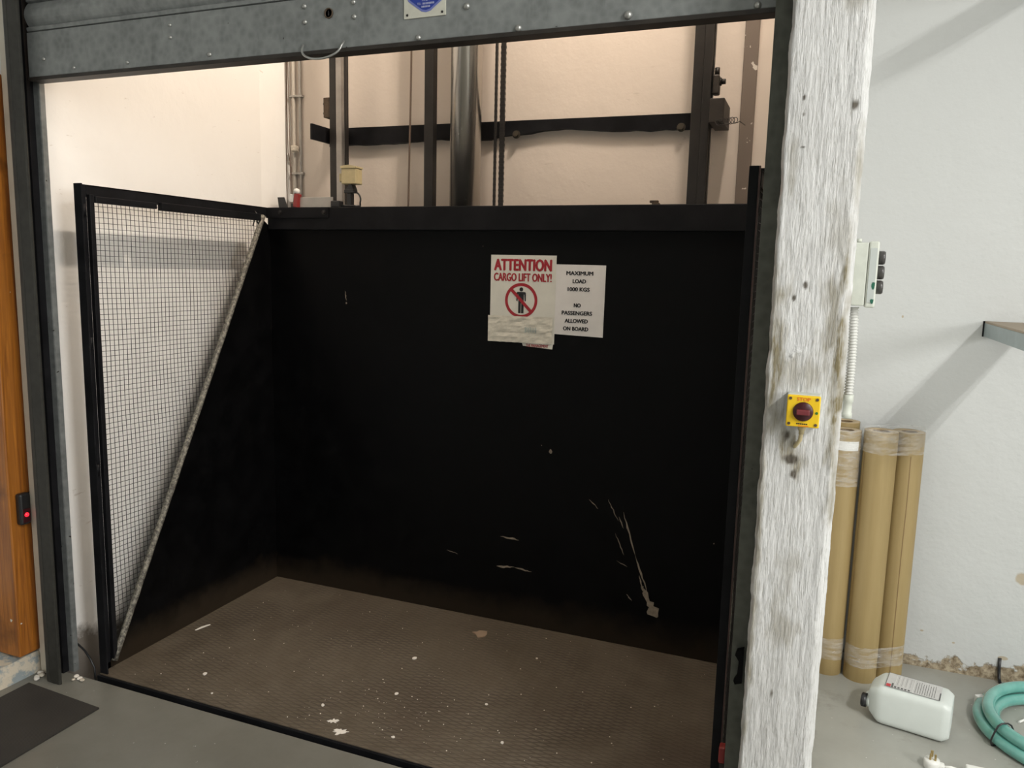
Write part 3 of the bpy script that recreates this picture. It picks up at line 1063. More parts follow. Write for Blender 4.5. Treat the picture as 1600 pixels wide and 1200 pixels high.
def mast(x0, x1, y0, label, bright):
    t = thing('hoist_guide_mast', ((x0 + x1) / 2, y0 + 0.03, -0.45), label, 'guide mast', 'guide masts of the hoist')
    w = x1 - x0
    q = MB()
    q.box(x0, x0 + w * 0.52, y0 + 0.004, y0 + 0.05, -0.45, 5.0, 0.002)
    q.build('channel', MT['darksteel'], t)
    q = MB()
    q.box(x0 + w * 0.525, x1 - 0.004, y0 - 0.004, y0 + 0.04, -0.45, 5.0, 0.003)
    q.build('running_face', MT['railsteel'] if bright else MT['darksteel'], t)
    q = MB()
    q.box(x1 - 0.0035, x1, y0 + 0.02, y0 + 0.05, -0.45, 5.0, 0.001)
    q.build('edge_strip', MT['darksteel'], t)
    return t


ma = mast(-2.305, -2.225, 3.36, 'steel hoist mast with a bright running face beside the cream switch box', True)
mb_ = mast(-0.552, -0.472, 3.36, 'dark ribbed hoist mast near the chipped brown corner band', False)
# clamps
m = MB()
m.box(-2.345, -2.306, 3.37, 3.42, 2.34, 2.435, 0.003)
c1 = m.build('clamp_plate', MT['rusty'], ma)
for zz in (2.365, 2.41):
    b = MB()
    hexbolt(b, (-2.345, 3.395, zz), (-1, 0, 0), 0.007, 0.014)
    b.build('bolt', MT['darksteel'], c1)
m = MB()
m.box(-0.4715, -0.445, 3.36, 3.41, 2.345, 2.42, 0.006)
m.cyl((-0.458, 3.385, 2.42), (-0.458, 3.385, 2.45), 0.010, n=10)
c2 = m.build('clamp_plate', MT['browndark'], mb_)
b = MB()
hexbolt(b, (-0.4445, 3.385, 2.395), (1, 0, 0), 0.011, 0.022)
b.build('bolt', MT['darksteel'], c2)

bm_ = thing('wall_beam', (-1.4, WY, 2.24), 'black steel beam bolted across the shaft rear wall behind the masts', 'beam')
m = MB()
poly = [(-2.40, 2.312), (-0.42, 2.300)]
n = 60
for i in range(n + 1):
    x = -0.42 - (2.40 - 0.42) * i / n
    e = 0.006 * noise.fractal(V((x * 9, 0, 2)), 1, 2, 3)
    arch = 0.022 * math.exp(-((x + 1.15) / 0.16) ** 2) + 0.012 * math.exp(-((x + 1.80) / 0.10) ** 2)
    poly.append((x, 2.232 + e + arch + (0.006 if x > -1.5 else -0.006)))
m.prism(poly, 'y', WY - 0.03, WY)
m.build('web', MT['black2'], bm_)
m = MB()
m.box(-2.352, -2.338, 3.27, WY - 0.03, 2.222, 2.296, 0.002)
m.box(-2.338, -2.30, 3.42, WY - 0.03, 2.225, 2.29, 0.002)
m.build('end_arm', MT['black2'], bm_)
m = MB()
m.box(-0.47, -0.412, 3.30, WY - 0.03, 2.222, 2.315, 0.003)
m.build('end_arm', MT['browndark'], bm_)
for x in (-1.372, -0.612):
    b = MB()
    hexbolt(b, (x, WY - 0.03, 2.243), (0, -1, 0), 0.013, 0.014)
    b.build('bolt', MT['olive'], bm_)
m = MB()
pts = []
for k in range(70):
    a = k * 0.62
    pts.append((-0.435 + 0.0011 * k + 0.012 * math.cos(a), 3.29 + 0.006 * math.sin(a * 0.7), 2.218 + 0.012 * math.sin(a) + 0.0001 * k))
pts += [(-0.35, 3.30, 2.222), (-0.33, 3.33, 2.21)]
m.tube(pts, 0.0014, 5)
m.build('curly_wire', MT['darksteel'], bm_)

# hydraulic ram, slim post, chains, cable
cy = thing('hydraulic_cylinder', (-1.585, 3.40, -0.45), 'tall grey hydraulic ram rising in the middle of the shaft', 'hydraulic ram')
m = MB()
m.cyl((-1.585, 3.40, -0.45), (-1.585, 3.40, 1.75), 0.068, n=40)
m.cyl((-1.585, 3.40, 1.75), (-1.585, 3.40, 1.77), 0.066, 0.06, n=40)
smooth(m.build('barrel', MT['greyplate'], cy)) if False else m.build('barrel', MT['greyplate'], cy)
m = MB()
m.cyl((-1.585, 3.40, 1.77), (-1.585, 3.40, 5.0), 0.072, n=40)
m.build('piston_rod', MT['ram'] if 'ram' in MT else plain('dull_ram_steel', (0.58, 0.55, 0.51), 0.22, 0.85, 0.08, 3), cy)
m = MB()
m.cyl((-1.672, 3.44, -0.45), (-1.672, 3.44, 5.0), 0.004, n=8)
m.build('bleed_pipe', MT['darksteel'], cy)
m = MB()
m.box(-1.792, -1.744, 3.38, 3.42, -0.45, 5.0, 0.003)
o = m.build('square_post', MT['darksteel'])
tag(o, 'slim dark square steel post standing between the mast and the hydraulic ram', 'post')


def chain(x, y, wdt, label):
    t = thing('lifting_chain', (x, y, 0.0), label, 'chain', 'lifting chains beside the hydraulic ram')
    q = MB()
    z = 1.0
    i = 0
    while z < 4.6:
        hw_ = wdt * (0.5 if i % 2 == 0 else 0.44)
        q.box(x - hw_, x + hw_, y - 0.006, y + 0.006, z, z + 0.0128, 0.0008, seg=1)
        z += 0.0125
        i += 1
    q.build('links', MT['darksteel'], t)
    return t


chain(-1.436, 3.40, 0.012, 'thin leaf chain next to the grey hydraulic ram')
chain(-1.403, 3.40, 0.024, 'wide leaf chain on the side of its pair away from the grey ram')
m = MB()
pts = [(-1.905 - 0.028 * ((z - 3.0) / -2.6 if z < 3.0 else 0) + 0.004 * math.sin(z * 3), 3.46, z) for z in [0.2 + 0.1 * i for i in range(49)]]
m.tube(pts, 0.005, 8)
o = m.build('hanging_cable', MT['pipe2'] if 'pipe2' in MT else plain('brown_cable', (0.17, 0.12, 0.09), 0.5))
tag(o, 'thin brown cable hanging down the shaft rear wall beside the slim square post', 'cable')

# conduits and wires in the shaft corner
for x, yv, r, mt, lb in ((-2.630, WY - 0.012, 0.0095, 'pipe', 'cream conduit clipped in the shaft corner nearest the bare wires'),
                         (-2.592, WY - 0.010, 0.007, 'greyplate', 'grey conduit on the shaft rear wall above the small red lamp')):
    t = thing('wall_conduit', (x, yv, -0.45), lb, 'conduit', 'conduits in the shaft corner')
    m = MB()
    m.cyl((x, yv, -0.45), (x, yv, 5.1), r, n=12)
    m.build('pipe', MT[mt], t)
    for zz in (0.9, 2.09, 2.48, 3.1):
        b = MB()
        b.box(x - 0.02, x + 0.02, yv - r - 0.003, yv + 0.008, zz, zz + 0.012, 0.002)
        b.build('clip', MT['greyplate'], t)
for k, (x, amp, lb) in enumerate(((-2.668, 0.012, 'loose brown wire nearest the smooth side wall of the shaft'), (-2.655, 0.02, 'loose brown wire crossing behind another in the shaft corner'), (-2.638, 0.006, 'straight brown wire beside the cream conduit'))):
    m = MB()
    m.tube([(x + amp * noise.noise(V((z * 1.3, k * 4, 0))) + (0.018 if (k == 1 and z < 2.2) else 0), WY - 0.028 - 0.006 * k, z) for z in [1.0 + 0.08 * i for i in range(46)]], 0.0022, 6)
    o = m.build('loose_wire', MT['brown_cable'] if 'brown_cable' in MT else bpy.data.materials['brown_cable'])
    tag(o, lb, 'wire', 'loose wires in the shaft corner')
m = MB()
m.box(-2.628, -2.592, WY - 0.05, WY - 0.02, 2.205, 2.235, 0.006)
o = m.build('junction_box', MT['rubble'])
tag(o, 'small crumbly junction box on the grey corner conduit', 'box')

# things standing on the rear of the lift top rail
TZ = LZ
ls = thing('limit_switch', (-2.10, 3.232, TZ), 'cream limit switch box on a black stem on top of the lift', 'switch')
m = MB()
m.box(-2.135, -2.055, 3.205, 3.262, 2.000, 2.072, 0.004)
hb = m.build('housing', MT['cream'], ls)
m = MB()
m.prism([(-2.1375, 2.0725), (-2.0525, 2.0725), (-2.0525, 2.080), (-2.092, 2.087), (-2.1375, 2.083)], 'y', 3.202, 3.265)
m.build('lid', MT['cream'], hb)
m = MB()
m.box(-2.153, -2.1355, 3.215, 3.25, 2.012, 2.05, 0.003)
m.build('side_gland', MT['cream'], hb)
m = MB()
m.box(-2.112, -2.090, 3.218, 3.246, TZ + 0.0005, 1.96, 0.002)
m.box(-2.125, -2.075, 3.212, 3.252, 1.96, 1.975, 0.002)
m.prism([(-2.12, 1.975), (-2.10, 1.999), (-2.085, 1.999), (-2.075, 1.975)], 'y', 3.215, 3.25)
m.build('stem', MT['blackplastic'], ls)
m = MB()
pts = []
for k in range(17):
    a = math.pi / 2 - math.pi * 0.62 * k / 16
    pts.append((-2.078 + 0.033 * math.cos(a) * 1.0, 3.23, 1.93 + 0.035 * math.sin(a)))
m.tube([(-2.075, 3.23, 1.963)] + pts + [(-2.05, 3.235, TZ + 0.006)], 0.0042, 8)
m.build('cable', MT['blackplastic'], ls)
m = MB()
m.box(-2.20, -2.15, 3.21, 3.25, TZ + 0.0005, 1.925, 0.005)
m.tube([(-2.15, 3.23, 1.902), (-2.11, 3.205, 1.900), (-2.07, 3.205, 1.899), (-2.04, 3.22, 1.899)], 0.005, 8)
o = m.build('guide_shoe', MT['blackplastic'])
tag(o, 'black guide shoe on top of the lift at the foot of the bright mast', 'guide shoe')
rl = thing('beacon_lamp', (-2.43, 3.235, TZ), 'small red box lamp with white cap on top of the lift', 'lamp')
R = Matrix.Rotation(math.radians(8), 3, 'Y')
m = MB()
m.box(-2.420, -2.394, 3.222, 3.25, TZ + 0.003, 1.962, 0.003, rot=R)
m.build('red_body', MT['redplastic'], rl)
m = MB()
m.box(-2.446, -2.421, 3.225, 3.247, 1.922, 1.960, 0.002, rot=R)
m.build('label_panel', MT['paper'], rl)
m = MB()
m.lathe((-2.41, 3.236, 1.963), (0.12, 0, 1), [(0.016, 0), (0.016, 0.014), (0.012, 0.021), (0.0005, 0.025)], 16)
smooth(m.build('white_cap', MT['paper'], rl))
m = MB()
m.box(-2.437, -2.420, 3.226, 3.246, TZ + 0.0005, 1.915, 0.002)
m.build('foot', MT['blackplastic'], rl)
m = MB()
m.prism([(-2.505, TZ + 0.0005), (-2.455, TZ + 0.0005), (-2.475, 1.945), (-2.513, 1.945)], 'y', 3.222, 3.227)
o = m.build('flat_tab', MT['blackplastic'])
tag(o, 'flat black metal tab sticking up on the lift beside the red lamp', 'tab')
m = MB()
m.box(-2.395, -2.205, 3.240, 3.244, TZ + 0.0005, 1.945, 0.001)
o = m.build('backing_plate', MT['greyplate'])
tag(o, 'plain grey sheet plate standing on the lift between lamp and mast', 'plate')
m = MB()
m.box(-0.665, -0.635, 3.215, 3.24, TZ + 0.0005, 1.902, 0.002)
m.box(-0.675, -0.64, 3.218, 3.236, 1.902, 1.912, 0.002)
o = m.build('small_clip', MT['rusty'])
tag(o, 'tiny rusty clip on the lift rail near the dark ribbed mast', 'clip')

# ================================================================== DOOR POST AND SENSOR AT THE LEFT
m = MB()
m.box(-2.905, -2.788, 1.962, 2.049, 0.083, 2.27, 0.005)
for x0_, y0_, z0_ in ((0, 0, 0),):
    pass
o = m.build('door_post', MT['wood_o'])
tag(o, 'orange brown varnished timber door post standing on the flaking kerb', 'door post')
ps = thing('photocell_sensor', (-2.781, 2.0, 0.63), 'black photocell sensor with a glowing red light on the door post', 'sensor')
m = MB()
m.box(-2.7875, -2.758, 1.985, 2.028, 0.612, 0.735, 0.008)
cs = m.build('case', MT['blackplastic'], ps)
m = MB()
m.box(-2.7585, -2.756, 1.992, 2.022, 0.622, 0.675, 0.001)
m.build('window', MT['redknob'], ps)
m = MB()
m.lathe((-2.7565, 2.006, 0.652), (1, -0.2, 0), [(0.009, 0), (0.0075, 0.004), (0.0005, 0.006)], 16)
m.build('red_light', MT['led'], ps)
m = MB()
m.tube([(-2.776, 2.026, 0.728), (-2.765, 2.035, 0.735), (-2.765, 2.044, 0.72), (-2.755, 2.046, 0.60)], 0.002, 6)
m.build('lead', MT['darksteel'], ps)

m = MB()
m.prism([(-2.722, 0.9), (-2.335, 0.9), (-2.335, 1.925), (-2.722, 1.945)], 'z', 0.0, 0.006)
o = m.build('rubber_mat', MT['rubber'])
tag(o, 'dark rubber mat on the grey floor beside the kerb', 'mat')

# rubble and cable at the foot of the shaft wall
rubs = []
for i in range(9):
    m = MB()
    s = random.uniform(0.005, 0.012)
    r = bmesh.ops.create_icosphere(m.bm, subdivisions=2, radius=s)
    cxp = (-2.56 - 0.13 * random.random(), 2.10 + 0.0 * i, 0)
    px, py = (-2.712 + 0.14 * ((i * 0.37) % 1), 2.0 + 0.04 * ((i * 0.61) % 1)) if False else (0, 0)
    sp = [(-2.735, 1.985), (-2.728, 2.003), (-2.748, 2.01), (-2.738, 2.03), (-2.72, 1.975), (-2.59, 2.03), (-2.575, 2.045), (-2.558, 2.04), (-2.60, 2.05)][i]
    for v in r['verts']:
        v.co = v.co * (1 + 0.5 * noise.noise(v.co * 60 + V((i * 3, 0, 0))))
        v.co.z *= 0.6
        v.co += V((sp[0], sp[1], s * 0.45))
    lo = min(v.co.z for v in m.bm.verts)
    for v in m.bm.verts:
        v.co.z -= lo
    o = m.build('plaster_lump', MT['rubble'] if i % 2 else MT['chip'])
    tag(o, 'crumbled plaster lump on the floor at the foot of the shutter guide by the kerb', 'plaster lump', 'plaster lumps at the guide channel foot')
m = MB()
m.tube([(-2.70, 2.106, 0.13), (-2.66, 2.108, 0.105), (-2.62, 2.110, 0.08), (-2.59, 2.109, 0.05), (-2.57, 2.108, 0.02), (-2.565, 2.106, -0.05), (-2.565, 2.106, -0.2)], 0.004, 8)
o = m.build('black_cable', MT['blackplastic'])
tag(o, 'black cable drooping into the pit beside the mesh guard', 'cable')

# ================================================================== CONTROLS ON THE PILLAR
ss = thing('stop_switch', (-0.017, 1.86, 1.288), 'yellow STOP rotary switch with dark red knob on the white pillar', 'switch')
m = MB()
m.box(-0.053, 0.018, 1.842, 1.881, 1.286, 1.359, 0.003)
m.build('base_box', MT['greyplastic'], ss)
m = MB()
m.box(-0.0525, 0.0175, 1.830, 1.8415, 1.2865, 1.3575, 0.0025)
fp = m.build('face_plate', MT['yellow'], ss)
m = MB()
m.lathe((-0.0175, 1.830, 1.322), (0, -1, 0), [(0.0215, 0), (0.0215, 0.003), (0.020, 0.005), (0.0005, 0.005)], 32)
kn = m.build('knob', MT['redknob'], ss)
m = MB()
m.box(-0.0315, -0.0035, 1.815, 1.8255, 1.3155, 1.3275, 0.002)
m.build('grip', MT['redhandle'], kn)
for x in (-0.0455, 0.0105):
    for zz in (1.2935, 1.3505):
        m = MB()
        m.cyl((x, 1.830, zz), (x, 1.8285, zz), 0.0033, n=12)
        m.build('screw', MT['rusty'], fp)
m = MB()
letters(m, 'STOP', -0.032, -0.003, 1.3455, 1.3535, 1.830, 0.06)
m.build('lettering', MT['orange'], fp)
m = MB()
rect(m, -0.026, -0.004, 1.2885, 1.2905, 1.8296)
m.build('orange_bar', MT['orange'], fp)
m = MB()
for i in range(6):
    rect(m, -0.030 + i * 0.004, -0.0268 + i * 0.004, 1.2925, 1.2955, 1.8296)
m.build('small_print', MT['ink'], fp)
m = MB()
m.cyl((0.0108, 1.830, 1.3205), (0.0108, 1.8292, 1.3205), 0.003, n=14)
m.build('green_dot', MT['green'], fp)
m = MB()
m.lathe((-0.018, 1.862, 1.2855), (0, 0, -1), [(0.0085, 0), (0.0085, 0.010), (0.006, 0.012), (0.006, 0.020)], 14)
m.tube([(-0.018, 1.862, 1.266), (-0.020, 1.866, 1.25), (-0.028, 1.876, 1.235), (-0.034, 1.888, 1.225)], 0.0045, 8)
m.build('cable_gland', MT['cream'], ss)

cb = thing('push_button_box', (0.09, 2.13, 1.55), 'pale grey three button control box on the far side of the pillar', 'control box')
m = MB()
m.box(0.0668, 0.098, 2.06, 2.115, 1.553, 1.703, 0.003)
m.build('back_box', MT['greyplastic'], cb)
m = MB()
m.box(0.0985, 0.121, 2.058, 2.117, 1.549, 1.706, 0.004)
ld = m.build('lid', MT['greyplastic'], cb)
m = MB()
m.box(0.102, 0.1175, 2.0568, 2.0582, 1.561, 1.69, 0.0005)
m.build('side_recess', MT['galvlight'] if 'galvlight' in MT else plain('cool_grey_plastic', (0.44, 0.47, 0.45), 0.45), ld)
for zz, w, h in ((1.602, 0.005, 0.012), (1.565, 0.005, 0.007)):
    m = MB()
    m.poly([(0.114 + w * math.cos(a) * random.uniform(0.6, 1), 2.0564, zz + h * math.sin(a) * random.uniform(0.6, 1)) for a in [2 * math.pi * k / 9 for k in range(9)]])
    m.build('green_paint_smear', MT['greenpaint'], ld)
for zz in (1.668, 1.633, 1.598):
    m = MB()
    m.lathe((0.121, 2.088, zz), (1, 0, 0), [(0.0165, 0), (0.0165, 0.012), (0.0145, 0.016), (0.0005, 0.017)], 20)
    m.build('button', MT['btn'], cb)
m = MB()
m.cyl((0.076, 2.07, 1.7035), (0.076, 2.07, 1.712), 0.006, n=10)
m.build('top_lug', MT['greyplastic'], cb)
cn = thing('flexible_conduit', (0.08, 2.088, 1.3), 'ribbed grey flexible conduit running down from the button box', 'conduit')
m = MB()
zs, rr = [], []
n = 118
for i in range(n + 1):
    zs.append((0.0785 + 0.004 * math.sin(i / n * 2.2), 2.088, 1.548 - 0.215 * i / n))
    rr.append(0.0092 + (0.0016 if i % 4 < 2 else -0.0008))
m.tube(zs, 0.009, 12, radii=rr)
m.build('corrugated_tube', MT['conduit'], cn)
m = MB()
m.lathe((0.082, 2.088, 1.333), (0, 0, -1), [(0.0095, 0), (0.0125, 0.001), (0.0125, 0.018), (0.0105, 0.020), (0.0105, 0.045), (0.012, 0.047), (0.012, 0.058), (0.008, 0.060)], 16)
m.build('coupling', MT['greyplastic'], cn)

# ================================================================== CARDBOARD ROLLS
def make_roll(x, y, r, h, label):
    t = thing('cardboard_roll', (x, y, 0.0), label, 'roll', 'brown rolls leaning upright by the pillar')
    q = MB()
    n_ = 40
    q.cyl((0, 0, 0.0), (0, 0, h), r, n=n_, caps=False)
    q.build('board_wrap', MT['kraft'], t, local=True)
    q = MB()
    q.lathe((0, 0, 0), (0, 0, 1), [(r * 0.99, h - 0.002), (r * 0.97, h), (r * 0.55, h), (r * 0.53, h - 0.002)], n_, caps=False)
    q.build('end_face', MT['kraftcut'], t, local=True)
    q = MB()
    q.lathe((0, 0, 0), (0, 0, 1), [(r * 0.99, 0.001), (r * 0.54, 0.001)], n_, caps=False)
    q.build('bottom_face', MT['kraftcut'], t, local=True)
    q = MB()
    a0 = math.radians(-118 + 40 * math.sin(x * 40))
    for k in range(24):
        za, zb = 0.03 + (h - 0.12) * k / 24, 0.03 + (h - 0.12) * (k + 1) / 24
        aa, ab = [a0 + 0.05 * noise.noise(V((x * 9, y, zz * 3))) for zz in (za, zb)]
        q.poly([((r + 0.0007) * math.cos(aa), (r + 0.0007) * math.sin(aa), za), ((r + 0.0007) * math.cos(aa + 0.045), (r + 0.0007) * math.sin(aa + 0.045), za),
                ((r + 0.0007) * math.cos(ab + 0.045), (r + 0.0007) * math.sin(ab + 0.045), zb), ((r + 0.0007) * math.cos(ab), (r + 0.0007) * math.sin(ab), zb)])
    q.build('paper_seam', MT['kraftseam'], t, local=True)
    q = MB()
    q.cyl((0, 0, 0.002), (0, 0, h - 0.002), r * 0.53, n=n_, caps=False)
    q.build('core_tube', MT['kraftin'], t, local=True)
    return t


RL = [(0.135, 3.345, 0.058, 1.02, 'brown roll with the white paper strip half hidden by the white pillar'),
      (0.132, 3.465, 0.058, 1.035, 'brown roll against the wall behind the one with the paper strip'),
      (0.262, 3.335, 0.062, 1.03, 'nearer brown roll of the film wrapped pair, in front of the wall'),
      (0.366, 3.402, 0.058, 1.025, 'brown roll of the film wrapped pair standing behind the jerrycan')]
for a in RL:
    make_roll(*a)
m = MB()
qn = 14
lab = []
for i in range(qn + 1):
    a = math.radians(-150 + 115 * i / qn)
    lab.append((0.135 + 0.0588 * math.cos(a), 3.345 + 0.0588 * math.sin(a)))
for i in range(qn):
    (xa, ya), (xb, yb) = lab[i], lab[i + 1]
    m.poly([(xa, ya, 0.945), (xb, yb, 0.945), (xb, yb, 0.982), (xa, ya, 0.982)])
o = m.build('paper_strip', MT['paper'], None)
tag(o, 'white paper strip label near the top of the pillar side roll', 'label')
mod = o.modifiers.new('thickness', 'SOLIDIFY')
mod.thickness = 0.0004
mod.offset = 1


def hull(c0, r0, c1, r1, off, n=56):
    """outline of film stretched around two rolls"""
    pts = []
    d = V((c1[0] - c0[0], c1[1] - c0[1]))
    base = math.atan2(d.y, d.x)
    for i in range(n // 2 + 1):
        a = base + math.pi / 2 + math.pi * i / (n // 2)
        pts.append((c0[0] + (r0 + off) * math.cos(a), c0[1] + (r0 + off) * math.sin(a)))
    for i in range(n // 2 + 1):
        a = base - math.pi / 2 + math.pi * i / (n // 2)
        pts.append((c1[0] + (r1 + off) * math.cos(a), c1[1] + (r1 + off) * math.sin(a)))
    return pts


def wrap(c0, r0, c1, r1, z0, z1, label, rag=0.004, fold=0.0):
    q = MB()
    P = hull(c0, r0, c1, r1, 0.0015)
    n_ = len(P)
    lv = max(4, int((z1 - z0) / 0.012))
    rg = []
    for j in range(lv + 1):
        row = []
        for i, (x, y) in enumerate(P):
            dz = (rag * noise.noise(V((i * 0.35, j, z0 * 9))) if j in (0, lv) else 0)
            k = 0.0012 * noise.noise(V((i * 0.8, j * 0.9, z0)))
            cxm, cym = (c0[0] + c1[0]) / 2, (c0[1] + c1[1]) / 2
            dd = V((x - cxm, y - cym)).normalized() * (abs(k) + 0.0005)
            row.append(q.bm.verts.new((x + dd.x, y + dd.y, z0 + (z1 - z0) * j / lv + dz)))
        rg.append(row)
    for j in range(lv):
        for i in range(n_):
            f = q.bm.faces.new((rg[j][i], rg[j][(i + 1) % n_], rg[j + 1][(i + 1) % n_], rg[j + 1][i]))
            f.smooth = True
    o_ = q.build('stretch_film', MT['film'])
    tag(o_, label, 'plastic film', 'stretch film around the rolls')


wrap((RL[2][0], RL[2][1]), 0.062, (RL[3][0], RL[3][1]), 0.058, 0.945, 1.042, 'clear stretch film around the top of the paired rolls')
wrap((RL[2][0], RL[2][1]), 0.062, (RL[3][0], RL[3][1]), 0.058, 0.065, 0.150, 'shiny crinkled stretch film low around the paired rolls behind the jerrycan')
wrap((RL[0][0], RL[0][1]), 0.0595, (RL[1][0], RL[1][1]), 0.0595, 0.80, 1.03, 'clear film around the top of the roll with the paper strip')
wrap((RL[0][0], RL[0][1]), 0.0595, (RL[1][0], RL[1][1]), 0.0595, 0.07, 0.16, 'clear film low around the roll beside the pillar foot')

# ================================================================== JERRYCAN (lying on its side)
jc = thing('jerrycan', (0.335, 3.045, 0.0), 'empty milky white plastic jerrycan lying on its side with black cap', 'jerrycan', rotz=math.radians(-12))
# local: x along the can (cap end at -x), y depth, z up
m = MB()
secs = [(-0.052, 0.040, 0.034), (-0.046, 0.052, 0.046), (-0.024, 0.071, 0.064), (-0.012, 0.0755, 0.072), (0.0, 0.077, 0.074), (0.10, 0.0765, 0.0742), (0.186, 0.077, 0.0745), (0.196, 0.076, 0.0735), (0.212, 0.068, 0.064), (0.217, 0.064, 0.06), (0.2175, 0.052, 0.048), (0.210, 0.044, 0.042)]
rings = []
for x, hy, hz in secs:
    ring = []
    for k in range(32):
        a = 2 * math.pi * k / 32
        c, s = math.cos(a), math.sin(a)
        e = 0.30
        yy_ = hy * math.copysign(abs(c) ** e, c)
        zz_ = hz * math.copysign(abs(s) ** e, s)
        ring.append(m.bm.verts.new((x, yy_, 0.0755 + zz_)))
    rings.append(ring)
m.skin(rings)
body = m.build('body', MT['hdpe'], jc, local=True)
for v in body.data.vertices:
    v.co.z = max(0.0008, v.co.z)
m = MB()
m.lathe((-0.040, -0.030, 0.060), (-1, 0, 0), [(0.022, 0), (0.022, 0.012), (0.020, 0.013), (0.020, 0.018)], 24)
m.build('neck', MT['hdpe'], jc, local=True)
m = MB()
n = 28
pr = []
for k in range(56):
    a = 2 * math.pi * k / 56
    pr.append(0.0255 if k % 2 else 0.0242)
for xa, xb in ((-0.058, -0.074),):
    ra = [m.bm.verts.new((xa, -0.030 + pr[k] * math.cos(2 * math.pi * k / 56), 0.060 + pr[k] * math.sin(2 * math.pi * k / 56))) for k in range(56)]
    rb = [m.bm.verts.new((xb, -0.030 + pr[k] * math.cos(2 * math.pi * k / 56), 0.060 + pr[k] * math.sin(2 * math.pi * k / 56))) for k in range(56)]
    rc = [m.bm.verts.new((xb - 0.003, -0.030 + 0.021 * math.cos(2 * math.pi * k / 56), 0.060 + 0.021 * math.sin(2 * math.pi * k / 56))) for k in range(56)]
    m.skin([ra, rb, rc])
m.build('cap', MT['blackplastic'], jc, local=True)
# grip bridge beside the neck
m = MB()
m.tube([(-0.03, 0.050, 0.06), (-0.052, 0.045, 0.06), (-0.060, 0.028, 0.06), (-0.052, 0.010, 0.06), (-0.035, 0.006, 0.06)], 0.010, 10)
m.build('grip', MT['hdpe'], jc, local=True)
m = MB()
zt = 0.1514
m.box(0.0, 0.178, -0.058, 0.058, zt - 0.0006, zt)
lb = m.build('label_sheet', MT['can_label'], jc, local=True)
m = MB()
zt += 0.0003


def lrect(x0, x1, y0, y1, mi=0):
    fx, fy = (lambda u: (u - 0.022) * 0.178 / 0.144), (lambda u: u * 0.058 / 0.052)
    m.poly([(fx(x0), fy(y0), zt), (fx(x1), fy(y0), zt), (fx(x1), fy(y1), zt), (fx(x0), fy(y1), zt)], mi)


lrect(0.022, 0.166, -0.052, -0.0505)
lrect(0.022, 0.166, 0.0505, 0.052)
lrect(0.022, 0.0235, -0.052, 0.052)
lrect(0.1625, 0.166, -0.052, 0.0)
lrect(0.0945, 0.0955, -0.052, 0.052, 2)
lrect(0.0245, 0.0365, -0.050, -0.030, 1)
lrect(0.038, 0.043, -0.050, -0.020)
for i in range(5):
    lrect(0.046 + i * 0.009, 0.0515 + i * 0.009, -0.048, -0.038)
for i in range(4):
    lrect(0.046 + i * 0.011, 0.0468 + i * 0.011, -0.030, 0.040, 2)
for i in range(9):
    lrect(0.100 + i * 0.0062, 0.1012 + i * 0.0062, -0.046, 0.030 + 0.004 * (i % 3))
for i in range(4):
    lrect(0.052 + i * 0.011, 0.0526 + i * 0.011, -0.026, 0.042)
m.build('label_print', [MT['labelink'], MT['labelred'], MT['paper']], lb, local=True)

# ================================================================== HOSE, CORD
HC = V((0.955, 3.135, 0))
hs = thing('coiled_hose', (0.955, 3.135, 0.0), 'coil of sea green plastic hose lying on the grey floor near the wall', 'hose')
m = MB()
pts = []
turns = [(0.292, 0.0225), (0.246, 0.0225), (0.270, 0.060)]
NT_ = 72
for ti in range(3):
    r0, z0 = turns[ti]
    r1, z1 = turns[min(ti + 1, 2)]
    for k in range(NT_):
        q = k / NT_
        e = max(0.0, (q - 0.8) / 0.2)
        e = e * e * (3 - 2 * e)
        a = math.radians(20) + 2 * math.pi * q
        rr_ = r0 + (r1 - r0) * e + 0.004 * math.sin(3 * a + ti)
        pts.append((HC.x + rr_ * math.cos(a), HC.y + rr_ * math.sin(a), z0 + (z1 - z0) * e))
pts.append((HC.x + 0.29, HC.y + 0.11, 0.058))
pts.append((HC.x + 0.33, HC.y + 0.16, 0.04))
m.tube(pts, 0.0215, 16)
m.build('hose_tube', MT['hose'], hs)
m = MB()
a = math.radians(207)
er = V((math.cos(a), math.sin(a), 0))
loop = []
for p in ((0.222, 0.022), (0.23, 0.004), (0.25, 0.0025), (0.29, 0.0025), (0.312, 0.004), (0.318, 0.022), (0.308, 0.05), (0.296, 0.076), (0.282, 0.0845), (0.260, 0.0845), (0.246, 0.076), (0.232, 0.05)):
    loop.append(HC + er * p[0] + V((0, 0, p[1])))
m.tube(loop, 0.0032, 6, closed=True)
m.build('cable_tie', MT['blackplastic'], hs)

cdn = thing('white_power_cord', (0.46, 2.77, 0.0), 'white mains cord with a three pin plug lying near the green hose', 'power cord')
m = MB()
m.lathe((0.462, 2.765, 0.0), (0, 0, 1), [(0.020, 0.0), (0.024, 0.004), (0.025, 0.026), (0.023, 0.034), (0.0005, 0.035)], 20)
m.box(0.474, 0.500, 2.752, 2.776, 0.006, 0.026, 0.005)
pg = m.build('plug_body', MT['cord'], cdn)
for x, y, w, l in ((0.462, 2.780, 0.004, 0.003), (0.455, 2.758, 0.003, 0.003), (0.470, 2.758, 0.003, 0.003)):
    m = MB()
    m.box(x - w, x + w, y - l, y + l, 0.035, 0.056, 0.0008)
    m.build('pin', MT['brass'], pg)
m = MB()
m.tube([(0.498, 2.764, 0.016), (0.52, 2.768, 0.018), (0.545, 2.768, 0.014), (0.565, 2.765, 0.012)], 0.0045, 8)
